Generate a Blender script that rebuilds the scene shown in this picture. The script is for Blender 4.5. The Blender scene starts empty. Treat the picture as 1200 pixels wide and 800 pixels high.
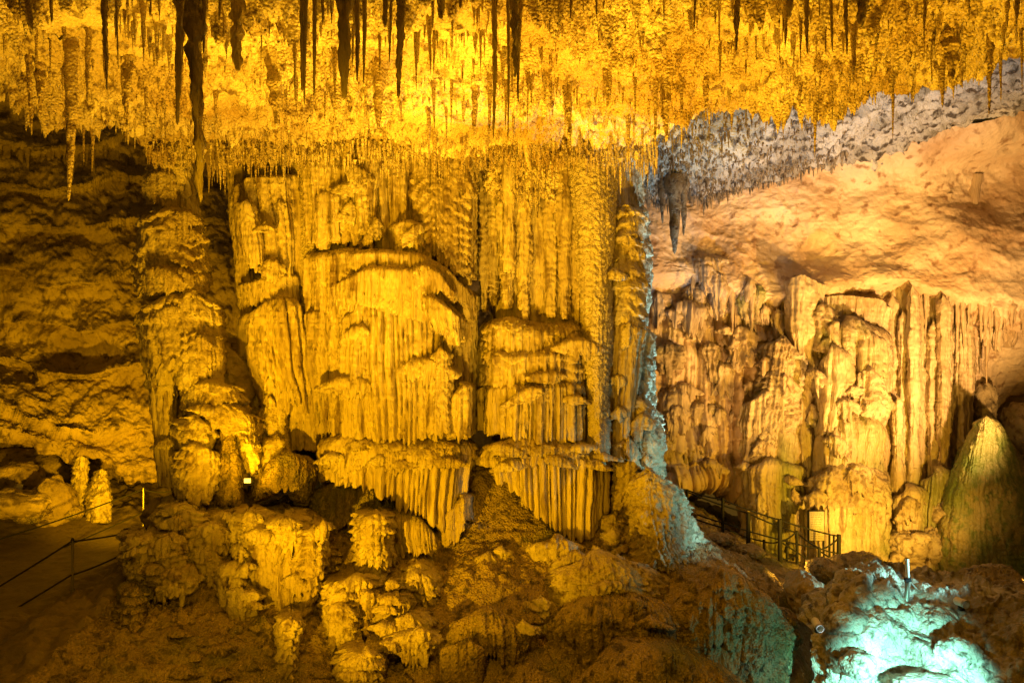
import bpy, math, random
import numpy as np
S = bpy.context.scene
COL = S.collection
# ------------------------------------------------------------------ camera
FPX = 933.0            # focal length in photo pixels (1200 wide)
CZ = 4.8               # eye height above the path
cam_d = bpy.data.cameras.new('camera'); cam = bpy.data.objects.new('camera', cam_d); COL.objects.link(cam)
cam.location = (0, 0, CZ); cam.rotation_euler = (math.pi/2, 0, 0)
cam_d.sensor_width = 36; cam_d.lens = 36*FPX/1200; cam_d.clip_start = .1; cam_d.clip_end = 500
S.camera = cam
def P(px, py, Y): return np.array([(px-600)/FPX*Y, Y, CZ-(py-400)/FPX*Y])
def V(px, py, Y): return tuple(float(a) for a in P(px, py, Y))
# ------------------------------------------------------------------ world (cave dark), exposure
W = bpy.data.worlds.new('World'); S.world = W; W.use_nodes = True
W.node_tree.nodes['Background'].inputs[0].default_value = (1.0, .50, .06, 1)
W.node_tree.nodes['Background'].inputs[1].default_value = .08
S.view_settings.view_transform = 'Standard'; S.view_settings.look = 'None'
S.view_settings.exposure = 0; S.view_settings.gamma = 1
S.cycles.use_denoising = True; S.cycles.max_bounces = 5; S.cycles.diffuse_bounces = 3
S.cycles.glossy_bounces = 2; S.cycles.use_light_tree = True
# ------------------------------------------------------------------ the cave's floodlights, plus added fill lamps
from mathutils import Vector
def lamp(name, loc, aim, power, col, ang=70, blend=.6, r=.12):
    d = bpy.data.lights.new(name, 'SPOT'); d.energy = power; d.color = col
    d.spot_size = math.radians(ang); d.spot_blend = blend; d.shadow_soft_size = r
    o = bpy.data.objects.new(name, d); COL.objects.link(o); o.location = loc
    o.rotation_euler = (Vector(aim)-Vector(loc)).to_track_quat('-Z', 'Y').to_euler()
    return o
AMB = (1.0, .49, .003); PEACH = (1.0, .54, .16); TURQ = (.22, 1.0, .70); COOL = (.36, .74, .80); WARM = (1.0, .49, .012)
lamp('main_floodlight', (-4.2, 8.0, .2), (-1.1, 16, 4.4), 3900, AMB, 74, .8, .06)
lamp('main_floodlight', (-4.6, 10.6, .5), (-6.25, 15.7, 5.5), 1900, AMB, 52, .8, .05)
lamp('main_floodlight', (-.9, 7.8, .0), (.9, 15.5, 4.8), 900, AMB, 66, .8, .08)
lamp('ceiling_floodlight', (.0, 10.6, .4), (.0, 13.2, 8.6), 4600, (1, .53, .025), 92, .9)
lamp('ceiling_floodlight', (-4.6, 9.8, .6), (-4.4, 12.2, 8.6), 3400, WARM, 96, .9)
lamp('ceiling_floodlight', (4.3, 9.3, .4), (5.2, 11.0, 8.6), 4200, WARM, 104, .9)
lamp('ceiling_floodlight', (-1.8, 9.6, .3), (-1.8, 9.3, 8.6), 2400, WARM, 84, .9)
lamp('ceiling_floodlight', (2.6, 9.4, .1), (2.6, 9.0, 8.6), 1500, WARM, 84, .9)
lamp('mound_fill_light', (-1.5, 4.5, 5.6), (-1.2, 14, 1.8), 850, AMB, 125, 1.0)  # added fill from near the eye, lifts mound and near stalactites
lamp('mound_fill_light', (-5.0, 9.0, 1.0), (-4.9, 14.6, 1.1), 130, AMB, 70, .9)  # added weak fill to brighten the lower left formations
lamp('left_wall_floodlight', (-8.2, 17.5, .6), (-11.2, 23, 2.8), 2000, AMB, 92, .9)
lamp('left_wall_floodlight', (-10.6, 13.5, .3), (-12.6, 22, 4.8), 2000, AMB, 74, .9)
lamp('right_wall_flood_and_fill', (9.8, 12.2, .6), (8.8, 23, 3.4), 7600, (1, .54, .09), 66, .8)
lamp('right_wall_flood_and_fill', (10.2, 15.6, -.1), (8.0, 22.5, 1.4), 2500, (1, .54, .02), 84, .8)
lamp('right_roof_floodlight', (12.2, 17.0, 1.0), (9.8, 23.0, 7.2), 6200, PEACH, 100, .9)
lamp('right_wall_flood_and_fill', (5.6, 16.6, -.2), (9.8, 23, 2.8), 900, (1, .54, .06), 84, .9, .3)  # added soft fill from the left, opens up the wall's shadows
lamp('right_roof_floodlight', (6.4, 18.6, .4), (6.2, 23.0, 6.6), 900, PEACH, 90, .9)
lamp('white_floodlight', (9.5, 15.0, -.6), (8.6, 18.8, 10.2), 1700, (.50, .74, 1), 50, .9)
lamp('white_floodlight', (4.2, 18.2, 1.0), (5.3, 19.6, 9.6), 1400, (.50, .76, 1), 84, .8)
lamp('turquoise_floodlight', (5.4, 9.4, .40), (5.95, 12.0, -.60), 3300, (.27, .95, .84), 58, .7, .05)
lamp('turquoise_floodlight', (5.5, 10.2, -.9), (4.3, 13.4, .5), 260, (.30, .90, .72), 60, .8, .06)
lamp('blue_floodlight', (7.7, 13.9, .15), (3.0, 15.6, 2.2), 650, COOL, 62, .8)
lamp('blue_floodlight', (8.4, 12.0, 1.2), (3.7, 15.2, 1.2), 2000, (.30, .72, .74), 36, 1.0)
lamp('blue_floodlight', (6.6, 15.3, -.4), (2.75, 17.3, 7.0), 4500, (.40, .78, 1.0), 15, .8)
lamp('blue_floodlight', (5.4, 18.2, .9), (2.7, 17.4, 6.4), 1500, COOL, 70, .8)
lamp('blue_floodlight', (-4.9, 18.6, 2.2), (-5.6, 16.6, 3.9), 500, COOL, 50, .6)

# ------------------------------------------------------------------ noise
def _h(ix, iy, iz, seed):
    h = (ix.astype(np.uint32)*np.uint32(374761393) + iy.astype(np.uint32)*np.uint32(668265263)
         + iz.astype(np.uint32)*np.uint32(2147483647) + np.uint32(seed*1013904223 & 0xffffffff))
    h = (h ^ (h >> np.uint32(13)))*np.uint32(1274126177); h ^= h >> np.uint32(16)
    return h
def noise(x, y, z, seed=0):
    x = np.asarray(x, np.float32); y = np.asarray(y, np.float32)+0*x; z = np.asarray(z, np.float32)+0*x; x = x+0*y
    fx, fy, fz = np.floor(x), np.floor(y), np.floor(z)
    ix, iy, iz = fx.astype(np.int64), fy.astype(np.int64), fz.astype(np.int64)
    x, y, z = x-fx, y-fy, z-fz
    u, v, w = x*x*(3-2*x), y*y*(3-2*y), z*z*(3-2*z)
    def g(a, b, c):
        h = _h(ix+a, iy+b, iz+c, seed)
        gx = ((h & np.uint32(255)).astype(np.float32)/127.5-1); gy = (((h >> np.uint32(8)) & np.uint32(255)).astype(np.float32)/127.5-1)
        gz = (((h >> np.uint32(16)) & np.uint32(255)).astype(np.float32)/127.5-1)
        return gx*(x-a)+gy*(y-b)+gz*(z-c)
    l = lambda a, b, t: a+(b-a)*t
    return l(l(l(g(0,0,0), g(1,0,0), u), l(g(0,1,0), g(1,1,0), u), v), l(l(g(0,0,1), g(1,0,1), u), l(g(0,1,1), g(1,1,1), u), v), w)*1.3
def fbm(x, y, z, s, o=4, seed=0, ridge=False, gain=.5):
    t = 0; a = 1.0
    for i in range(o):
        n = noise(x*s, y*s, z*s, seed+i*17)
        t = t + a*((1-2*np.abs(n)*1.6) if ridge else n); a *= gain; s *= 2.03
    return t
def billow(x, y, z, s, o=3, seed=0):            # rounded knobs with sharp creases
    t = 0; a = 1.0
    for i in range(o):
        t = t+a*(np.abs(noise(x*s, y*s, z*s, seed+i*31))*2-.5); a *= .5; s *= 2.1
    return t
def smooth(a, b, x): t = np.clip((x-a)/(b-a), 0, 1); return t*t*(3-2*t)
class Flutes:
    """rounded vertical ridges of uneven width along the arc coordinate a"""
    def __init__(s, a0, a1, w, rng):
        b = [a0-2*w]
        while b[-1] < a1+2*w: b.append(b[-1]+w*rng.choice([.5, .7, .9, 1.1, 1.5, 1.9])*rng.uniform(.85, 1.15))
        s.b = np.array(b); n = len(b)
        s.amp = np.array([rng.uniform(.45, 1) for _ in range(n)]); s.ln = np.array([rng.uniform(-1, 1) for _ in range(n)])
        s.off = np.array([rng.uniform(-1, 1) for _ in range(n)])
    def __call__(s, a):
        i = np.clip(np.searchsorted(s.b, a)-1, 0, len(s.b)-2)
        w = s.b[i+1]-s.b[i]; t = 2*(a-s.b[i])/w-1; t = np.clip(t, -1, 1)
        return np.sqrt(np.clip(1-t*t*.985, 0, 1))*s.amp[i], s.ln[i], t, s.off[i]

# ------------------------------------------------------------------ object helpers
def tag(o, label=None, cat=None, group=None, kind=None):
    for k, v in (('label', label), ('category', cat), ('group', group), ('kind', kind)):
        if v: o[k] = v
    return o
def empty(name, loc, label, cat, group=None):
    o = bpy.data.objects.new(name, None); COL.objects.link(o); o.location = loc; o.empty_display_size = .3
    return tag(o, label, cat, group)
def mesh(name, v, f, mat, parent=None, origin=None, smooth_=True):
    """v (n,3) world coords, f (m,4) or (m,3) array; origin at base unless parented"""
    v = np.asarray(v, np.float32); f = np.asarray(f, np.int32)
    if origin is None:
        if parent is not None: origin = np.array(parent.matrix_world.translation if False else parent.location, np.float32)
        else: origin = np.array([v[:,0].mean(), v[:,1].mean(), v[:,2].min()], np.float32)
    origin = np.array(origin, np.float32)
    me = bpy.data.meshes.new(name); k = f.shape[1]
    me.vertices.add(len(v)); me.vertices.foreach_set('co', (v-origin).ravel())
    me.loops.add(f.size); me.loops.foreach_set('vertex_index', f.ravel())
    me.polygons.add(len(f)); me.polygons.foreach_set('loop_start', np.arange(0, f.size, k, dtype=np.int32))
    me.update(calc_edges=True); me.validate()
    if smooth_: me.polygons.foreach_set('use_smooth', np.ones(len(f), bool))
    if mat: me.materials.append(mat)
    o = bpy.data.objects.new(name, me); COL.objects.link(o)
    if parent is None: o.location = origin
    else: o.parent = parent
    return o
def quads(n, m, cyc=False):
    i = np.arange(n*m).reshape(n, m)
    if cyc: i = np.concatenate([i, i[:, :1]], 1)
    return np.stack([i[:-1, :-1], i[1:, :-1], i[1:, 1:], i[:-1, 1:]], -1).reshape(-1, 4)
class MB:
    def __init__(s): s.v = []; s.f = []; s.n = 0
    def add(s, v, f): s.v.append(np.asarray(v, np.float32)); s.f.append(np.asarray(f)+s.n); s.n += len(v)
    def tube(s, pts, r, k=8, r2=None):
        pts = np.array(pts, float); n = len(pts); r2 = r if r2 is None else r2
        t = np.gradient(pts, axis=0) if n > 2 else np.repeat([pts[1]-pts[0]], 2, 0); t /= np.linalg.norm(t, axis=1)[:, None]
        up = np.array([0, 0, 1.]) if abs(t[0][2]) < .9 else np.array([0, 1., 0])
        a = np.cross(t, up); a /= np.linalg.norm(a, axis=1)[:, None]; b = np.cross(t, a)
        ph = np.arange(k)*2*math.pi/k; rr = np.linspace(r, r2, n)[:, None, None]
        v = pts[:, None]+rr*(np.cos(ph)[None, :, None]*a[:, None]+np.sin(ph)[None, :, None]*b[:, None])
        s.add(v.reshape(-1, 3), quads(n, k, True))
        for e, c in ((0, pts[0]), (n-1, pts[-1])):
            q = np.arange(k)+e*k; vv = np.concatenate([v.reshape(-1, 3)[q], [c]])
            s.add(vv, [[j, (j+1) % k, k, k] for j in range(k)] if e == 0 else [[(j+1) % k, j, k, k] for j in range(k)])
        return s
    def box(s, c, d):
        c = np.array(c); d = np.array(d)/2
        v = [c+d*np.array(q) for q in ((-1,-1,-1),(1,-1,-1),(1,1,-1),(-1,1,-1),(-1,-1,1),(1,-1,1),(1,1,1),(-1,1,1))]
        s.add(v, [[0,3,2,1],[4,5,6,7],[0,1,5,4],[1,2,6,5],[2,3,7,6],[3,0,4,7]]); return s
    def build(s, name, mat, parent=None, smooth_=True, origin=None):
        return mesh(name, np.concatenate(s.v), np.concatenate(s.f), mat, parent, origin, smooth_)

# ------------------------------------------------------------------ materials
def rock(name, c1, c2, c3=None, s=1.0, stretch=1.0, bump=1.0, pop=1.0, rough=.50, green=None, dark=.0, thr=.5):
    """limestone: c1/c2 mottled at large scale, c3 small stains; stretch<1 = drawn out vertically"""
    m = bpy.data.materials.new(name); m.use_nodes = True; N = m.node_tree.nodes; L = m.node_tree.links
    b = N['Principled BSDF']; b.inputs['Roughness'].default_value = rough; b.inputs['Specular IOR Level'].default_value = .5
    tc = N.new('ShaderNodeTexCoord'); mp = N.new('ShaderNodeMapping'); L.new(tc.outputs['Object'], mp.inputs[0])
    mp.inputs['Scale'].default_value = (s, s, s*stretch)
    def nz(sc, det, src=mp, dist=0):
        n = N.new('ShaderNodeTexNoise'); n.inputs['Scale'].default_value = sc; n.inputs['Detail'].default_value = det
        n.inputs['Distortion'].default_value = dist; L.new(src.outputs[0], n.inputs['Vector']); return n
    def ramp(src, a, bb, i=0):
        r = N.new('ShaderNodeMapRange'); r.inputs['From Min'].default_value = a; r.inputs['From Max'].default_value = bb
        L.new(src.outputs[i], r.inputs['Value']); return r
    def mix(f, a, bcol):
        x = N.new('ShaderNodeMix'); x.data_type = 'RGBA'; L.new(f, x.inputs[0])
        if isinstance(a, tuple): x.inputs[6].default_value = (*a, 1)
        else: L.new(a, x.inputs[6])
        x.inputs[7].default_value = (*bcol, 1); return x.outputs[2]
    n1 = nz(.9, 6, dist=.4); col = mix(ramp(n1, .38, .62).outputs[0], c1, c2)
    if c3:
        n2 = nz(5.5, 5); col = mix(ramp(n2, thr, thr+.12).outputs[0], col, c3)
    if green:
        n3 = nz(.55, 4); col = mix(ramp(n3, .54, .68).outputs[0], col, green)
    L.new(col, b.inputs['Base Color'])
    f1 = nz(14, 6); f2 = nz(60, 3)
    vo = N.new('ShaderNodeTexVoronoi'); vo.inputs['Scale'].default_value = 26; L.new(mp.outputs[0], vo.inputs['Vector'])
    b1 = N.new('ShaderNodeBump'); b1.inputs['Strength'].default_value = .9*bump; b1.inputs['Distance'].default_value = .035
    L.new(f1.outputs[0], b1.inputs['Height'])
    b2 = N.new('ShaderNodeBump'); b2.inputs['Strength'].default_value = .8*pop; b2.inputs['Distance'].default_value = .016; b2.invert = True
    L.new(vo.outputs[0], b2.inputs['Height']); L.new(b1.outputs[0], b2.inputs['Normal'])
    b3 = N.new('ShaderNodeBump'); b3.inputs['Strength'].default_value = .6; b3.inputs['Distance'].default_value = .008
    L.new(f2.outputs[0], b3.inputs['Height']); L.new(b2.outputs[0], b3.inputs['Normal'])
    L.new(b3.outputs[0], b.inputs['Normal'])
    return m
def plain(name, c, rough=.5, metal=0, emit=None, es=0):
    m = bpy.data.materials.new(name); m.use_nodes = True; N = m.node_tree.nodes; L = m.node_tree.links
    b = N['Principled BSDF']; b.inputs['Roughness'].default_value = rough; b.inputs['Metallic'].default_value = metal
    n = N.new('ShaderNodeTexNoise'); n.inputs['Scale'].default_value = 30; n.inputs['Detail'].default_value = 4
    r = N.new('ShaderNodeMix'); r.data_type = 'RGBA'; r.inputs[6].default_value = (*c, 1); r.inputs[7].default_value = (*[q*.6 for q in c], 1)
    L.new(n.outputs[0], r.inputs[0]); L.new(r.outputs[2], b.inputs['Base Color'])
    if emit: b.inputs['Emission Color'].default_value = (*emit, 1); b.inputs['Emission Strength'].default_value = es
    return m
FLOW = rock('fluted flowstone', (.54, .45, .30), (.34, .265, .15), (.20, .14, .075), stretch=.20, thr=.545, bump=1.7)
LUMP = rock('knobbly flowstone', (.54, .46, .30), (.32, .25, .14), (.17, .12, .065), thr=.55)
POPC = rock('grainy pillar', (.54, .46, .33), (.44, .36, .24), (.30, .24, .15), s=1.5, pop=1.6, thr=.6)
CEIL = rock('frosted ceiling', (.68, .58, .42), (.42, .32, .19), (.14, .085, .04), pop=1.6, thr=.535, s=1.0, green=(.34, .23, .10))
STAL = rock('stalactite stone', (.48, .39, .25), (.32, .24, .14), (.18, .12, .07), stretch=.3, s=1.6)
MUD = rock('muddy flowstone', (.37, .28, .15), (.24, .18, .095), (.09, .068, .04), thr=.53, green=(.14, .14, .05), bump=1.6, pop=2.0)
PATHM = rock('trodden cave floor', (.20, .155, .09), (.14, .105, .06), (.13, .10, .06), bump=.6, pop=.4)
WALLD = rock('stained wall', (.40, .31, .19), (.22, .16, .09), (.10, .07, .038), s=.7, thr=.53, rough=.75)
WALLR = rock('smooth pink wall', (.62, .49, .36), (.46, .31, .19), (.26, .15, .08), s=.6, pop=.35, bump=.9, thr=.565)
GREY = rock('grey speckled roof', (.46, .45, .43), (.20, .19, .17), (.045, .035, .028), s=.8, thr=.50, pop=1.5)
FLOR = rock('right flowstone', (.50, .40, .26), (.38, .27, .15), (.26, .18, .10), stretch=.18, thr=.57, green=(.24, .24, .08))
LUMR = rock('right knobbly flowstone', (.50, .40, .26), (.36, .26, .15), (.22, .15, .08), green=(.24, .24, .08))
GREN = rock('mossy cone', (.38, .31, .14), (.13, .18, .04), (.16, .19, .05), s=.8)
BOUL = rock('broken boulder', (.42, .38, .29), (.20, .17, .12), (.09, .07, .045), thr=.53, s=1.2)

# ------------------------------------------------------------------ generators
PXW = 1.12/FPX     # one cell of a mesh, per metre of distance
def tier(name, rows, Y, bulge, mat, parent=None, fl=.05, w=.18, fl2=.026, w2=.062, sh=0., h=.25, nz=.03, tip=.12, shin=.25, shh=.12,
         ret=.25, phm=1.95, e=.75, seed=0, res=1.0, taper=0., pop=0., slant=0., rip=1., flat=0., **kw):
    """a flowstone curtain or column: rows of (px,py) outlines, wrapped round its front at depth Y-bulge"""
    rng = random.Random(seed*7+len(name)+int(rows[0][0][0])*3+int(rows[-1][0][1])); cell = PXW*(Y-bulge)*res
    px = [np.array(r, float) for r in rows]
    w0 = (px[0][-1][0]-px[0][0][0])/FPX*(Y-bulge)/2; shin = min(shin, .55*w0, .55*bulge) if shin > 0 else 0; ret = min(ret, .5*w0)
    wpx = max(r[-1][0]-r[0][0] for r in px); wm = wpx/FPX*(Y-bulge)
    arc = wm*1.25+bulge*1.6*(phm/1.9); nu = max(14, int(arc/cell))
    # even arc spacing of the plan curve
    ph = np.linspace(-phm, phm, 1600); sx = np.sign(np.sin(ph))*np.abs(np.sin(ph))**e; cy = np.sign(np.cos(ph))*np.abs(np.cos(ph))**e
    ar = np.concatenate([[0], np.cumsum(np.hypot(np.diff(sx)*wm/2, np.diff(cy)*bulge))])
    al = np.linspace(0, ar[-1], nu); sx = np.interp(al, ar, sx); cy = np.interp(al, ar, cy)
    f = (1+sx)/2; Yc = Y-bulge*cy
    rw = []
    for r in px:
        ff = (r[:, 0]-r[0, 0])/max(1e-6, r[-1, 0]-r[0, 0])
        fd = np.linspace(-.2, 1.2, 281); hk = 17 if len(r) > 3 else 42; kz = np.hanning(2*hk+1); kz /= kz.sum(); zs = np.interp(fd, ff, r[:, 1]); zs = np.convolve(np.pad(zs, hk, mode='edge'), kz, 'valid')
        X = r[0, 0]+f*(r[-1, 0]-r[0, 0]); Z = np.interp(f, fd, zs)
        rw.append(np.stack([(X-600)/FPX*Yc, CZ-(Z-400)/FPX*(Yc+(Y-bulge*.85-Yc)*flat)], -1))
    rw = np.array(rw)                                    # rows, nu, 2
    L = np.median(rw[0, :, 1]-rw[-1, :, 1]); nv = max(8, int(abs(L)/cell)); ns = max(3, int((shin+shh)*.8/cell)) if shin > 0 else 0
    t = np.linspace(0, 1, nv); rt = np.linspace(0, 1, len(px))
    X = np.empty((nv, nu)); Z = np.empty((nv, nu))
    k = np.clip(np.searchsorted(rt, t, side='right')-1, 0, len(px)-2); q = ((t-rt[k])*(len(px)-1))[:, None]
    X = rw[k, :, 0]*(1-q)+rw[k+1, :, 0]*q; Z = rw[k, :, 1]*(1-q)+rw[k+1, :, 1]*q
    Yv = np.repeat(Yc[None], nv, 0); A = np.repeat(al[None], nv, 0)
    # horizontal outward normals
    dx = np.gradient(X, axis=1); dy = np.gradient(Yv, axis=1); ln = np.hypot(dx, dy)+1e-9; nx, ny = dy/ln, -dx/ln
    F1 = Flutes(0, al[-1], w, rng); F2 = Flutes(0, al[-1], w2, rng)
    sd = seed+rng.randrange(1000)
    Aw = A+slant*(Z-Z.mean())+.6*w*noise(A/(w*5), Z*.7, 0*Z+sd*.37, sd)+.10*w*noise(A/w, Z*1.3, 0*Z, sd+5)
    p1, ln1, t1, of1 = F1(Aw); p2, ln2, t2, of2 = F2(Aw*1.0+.3*w2*noise(A/w2/3, Z*1.1, 0*Z, sd+9))
    # ragged lower edge: each flute ends in its own tip
    grow = smooth(.45, 1.0, np.repeat(t[:, None], nu, 1))
    dz = (tip*(.55*ln1*1+.5*(1-t1*t1)-.3)+tip*.45*(ln2*.6+.5*(1-t2*t2)))*grow
    edge = smooth(1.0, .86, np.abs(sx))[None]
    Zd = Z-dz*edge*(rw[0, :, 1]-rw[-1, :, 1] > .3)[None]
    D = 1.55*fl*(p1-.5+.45*of1)+1.7*fl2*(p2+.3*of2)-.9*fl*smooth(.86, 1, np.abs(t1))*(of1 > -.2)
    if sh:
        q = Z/h+1.1*noise(A*.8/h/3, Z*.6/h/3, 0*Z, sd+2)*2+.25*noise(A/h*1.3, Z*.3, 0*Z, sd+3)+.30*p1*of1+.20*p2+.25*noise(A/h*4, Z/h, 0*Z, sd+6)
        s_ = q-np.floor(q); m_ = .10+1.0*np.clip(noise(A*1.7, Z*2.0, 0*Z, sd+4)*2.2+.5, 0, 1.1)
        D = D+sh*m_*(np.minimum(1, (1-s_)*1.35)**.8*smooth(0., .08, s_)-.4)
    D = D+nz*(fbm(X, Yv, Z, .9, 3, sd+11)*1.4+.5*fbm(X, Yv, Z*.5, 5, 3, sd+12))+.020*rip*fbm(A, 0*A, Z*.22, 11, 3, sd+15)+.022*rip*np.clip(billow(A, 0*A, Z*.9, 9, 2, sd+16), -.35, .6)+pop*billow(X, Yv, Z, 9, 3, sd+13)
    D = D*smooth(0, .04, t)[:, None] if shin > 0 else D
    inset = taper*t[:, None]+0*Z
    if ns:                                               # rounded shoulder
        al_ = np.linspace(0, math.pi/2, ns+1)[:-1]
        # pull the first rows in: shoulder drawn from the real top rows
        zt = Z[0]; fr = np.clip((zt[None]-Z)/shh, 0, 1); inset = inset+shin*(1-np.sqrt(np.clip(1-(1-fr)**2, 0, 1)))
    X2 = X+nx*(D-inset); Y2 = Yv+ny*(D-inset)
    R = [np.stack([X2, Y2, Zd], -1)]
    if ret > 0:                                          # underside turning back in
        for a_, b_ in ((.08, .03), (.35, .02), (1, .12)):
            R.append(np.stack([X2[-1]-nx[-1]*ret*a_, Y2[-1]-ny[-1]*ret*a_, Zd[-1]+b_*ret+0*X2[-1]], -1)[None])
    c0 = np.array([X2[0].mean(), max(Y2[0].mean(), Y2[0].min()+.1)]); nc = max(3, min(26, int(max(bulge, .2)*.7/cell)))
    for a_ in np.linspace(0, .97, nc+1)[1:]:
        xx = X2[0]+(c0[0]-X2[0])*a_; yy = Y2[0]+(c0[1]-Y2[0])*a_; rz = (.9*nz+.03)*min(1, 2*shin+.2)
        zz = Zd[0]*(1-a_)+Zd[0].mean()*a_+rz*smooth(0, .15, a_)*(1.2*fbm(xx, yy, 0*xx+sd, 1.6, 4, sd)+.7*billow(xx, yy, 0*xx, 4.5, 3, sd+1))
        R.insert(0, np.stack([xx, yy, zz], -1)[None])
    G = np.concatenate(R, 0); n = G.shape[0]
    return mesh(name, G.reshape(-1, 3), quads(n, nu), mat, parent)
def sheet(name, ctl, mat, res=1.0, disp=None, parent=None, tagk='structure', flip=False):
    """ctl[r][c] = (px,py,Y); smooth interpolation, one cell about a pixel"""
    c = np.array([[P(*p) for p in r] for r in ctl]); C_ = np.array(ctl, float)
    npx = max(abs(np.diff(C_[:, :, 0], axis=1)).sum(1).max(), 40); npy = max(abs(np.diff(C_[:, :, 1], axis=0)).sum(0).max(), 40)
    nu, nv = int(npx/1.35/res), int(npy/1.35/res)
    def interp(a, n):                                    # catmull-rom along axis 0
        m = a.shape[0]; x = np.linspace(0, m-1, n); i = np.clip(x.astype(int), 0, m-2); t = (x-i).reshape(-1, *([1]*(a.ndim-1)))
        p1, p2 = a[i], a[i+1]; p0 = a[np.maximum(i-1, 0)]; p3 = a[np.minimum(i+2, m-1)]
        p0 = np.where((i == 0).reshape(t.shape), 2*p1-p2, p0); p3 = np.where((i == m-2).reshape(t.shape), 2*p2-p1, p3)
        return .5*(2*p1+(p2-p0)*t+(2*p0-5*p1+4*p2-p3)*t*t+(3*p1-p0-3*p2+p3)*t**3)
    g = interp(c, nv); g = interp(g.transpose(1, 0, 2), nu).transpose(1, 0, 2)
    du = np.gradient(g, axis=1); dv = np.gradient(g, axis=0); n = np.cross(du, dv); n /= np.linalg.norm(n, axis=2)[..., None]+1e-9
    s_ = np.sign((n*(np.array([0, 0, CZ])-g)).sum(2).mean()); n *= s_
    if disp is not None:
        d = disp(g[..., 0], g[..., 1], g[..., 2]); g = g+n*d[..., None]
    o = mesh(name, g.reshape(-1, 3), quads(nv, nu), mat, parent)
    if tagk and parent is None: o['kind'] = tagk
    return o
def blob_geo(c, r, amp=.2, seed=0, n=40, s=None, sh=0., h=.2, flat=0.):
    m = n*2; th = np.linspace(0, math.pi, n)[:, None]; ph = np.linspace(0, 2*math.pi, m, endpoint=False)[None]
    d = np.stack([np.sin(th)*np.cos(ph), np.sin(th)*np.sin(ph), np.cos(th)+0*ph], -1)
    r = np.array(r, float); g = d*r; s = s or 1.1/r.mean()
    x, y, z = [g[..., i]+c[i] for i in range(3)]
    k = amp*(fbm(x, y, z, s, 5, seed)+.35*billow(x, y, z, s*3, 3, seed+3))
    if sh:
        fr = noise(x*9, y*9, 0*z, seed+9); q = z/h+1.5*noise(x/h/4, y/h/4, z/h/4, seed+8)+.55*fr+.35*noise(x*22, y*22, 0*z, seed+10); ss = q-np.floor(q)
        k = k+1.5*sh*(np.minimum(1, (1-ss)*1.3)-.5)+.35*sh*fr*2+.012/r.mean()*noise(x*30, y*30, z*4, seed+12)*2
    g = g*(1+k[..., None]); g[0] = g[0].mean(0); g[-1] = g[-1].mean(0)
    return (g+np.array(c)).reshape(-1, 3), quads(n, m, True)
def blob(name, px, py, Y, r, mat, parent=None, **k):
    v, f = blob_geo(P(px, py, Y), r, **k); return mesh(name, v, f, mat, parent)
def spike_geo(L, r, seed=0, k=9, n=14, lump=.25, bend=.03, up=False, blunt=.12, full=None):
    rng = random.Random(seed); t = np.linspace(0, 1, n)[:, None]; ph = np.arange(k)[None]*2*math.pi/k
    prof = blunt+(1-blunt)*(1-t)**(full or rng.uniform(.7, 1.5))
    x = np.cos(ph)*3+seed*7.3; y = np.sin(ph)*3; z = t*L/max(r, .02)*.5
    rr = r*prof*(1+lump*(1.2*noise(x*.4, y*.4, z*.7, seed)+.8*noise(x, y, z*2, seed+1)+.5*noise(x*0, y*0, z*1.7, seed+2)))
    rr[-1] *= .15
    bx = bend*L*np.sin(t*rng.uniform(2, 4)+rng.random()*6); by = bend*L*np.sin(t*rng.uniform(2, 4)+rng.random()*6); bx = bx-bx[0]; by = by-by[0]
    v = np.stack([rr*np.cos(ph)+bx, rr*np.sin(ph)+by, (L if up else -L)*(t+0*ph)], -1)
    return v.reshape(-1, 3), (quads(n, k, True) if not up else quads(n, k, True)[:, ::-1])
# ================================================================== SETTING
# ---- ceiling: low frothy roof, with a lip on both sides beyond which it rises
LIP = [(-7.6, -2), (-7.5, 11.8), (-7.0, 13.1), (-6.95, 14.5), (-6.9, 16.2), (-3, 17.3), (2.2, 17.0), (2.5, 14.4), (3.3, 12.9), (4.3, 12.0), (6.0, 11.4), (7.0, 10.8), (9.5, 9.8), (9.5, -2)]
def lipdist(x, y):                                       # signed distance, >0 outside the lip
    p = np.array(LIP); d = np.full(x.shape, 1e9); ins = np.zeros(x.shape, bool)
    for i in range(len(p)):
        a, b = p[i], p[(i+1) % len(p)]; e = b-a; wx, wy = x-a[0], y-a[1]
        t = np.clip((wx*e[0]+wy*e[1])/(e@e), 0, 1); d = np.minimum(d, np.hypot(wx-t*e[0], wy-t*e[1]))
        c = ((a[1] <= y) != (b[1] <= y)) & (x < a[0]+(y-a[1])*e[0]/(e[1] if abs(e[1]) > 1e-9 else 1e-9)); ins ^= c
    return np.where(ins, -d, d)
RC = CZ+3.85
def zceil(x, y, fine=True):
    w = .55*noise(x*.9, y*.9, 0*x+3, 5); d = lipdist(x, y)+w
    z = RC+2.6*smooth(0, 1.3, d)+.30*noise(x*.45, y*.45, 0*x, 2)+.16*noise(x*1.3, y*1.3, 0*x, 3)
    z = z+.12*(noise(0*x, y*.9, 0*x+9, 6))-.22*np.clip(noise(x*.7, y*1.1, 0*x, 12)*2-.1, 0, 1)
    if fine:
        k = .35+1.3*smooth(-.25, .35, noise(x*.55, y*.55, 0*x, 14))      # crusted clumps and barer patches
        z = z-k*(.20*np.abs(noise(x*2.2, y*2.2, 0*x, 7))*2-.05)-k*.13*np.abs(noise(x*5, y*5, 0*x, 8))*2
        z = z-k*(.12*np.clip(noise(x*9, y*9, 0*x, 9), 0, 1)*2+.07*np.clip(noise(x*18, y*18, 0*x, 10), 0, 1)*2)-.03*np.clip(noise(x*30, y*30, 0*x, 11), 0, 1)*2
    return z
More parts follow.
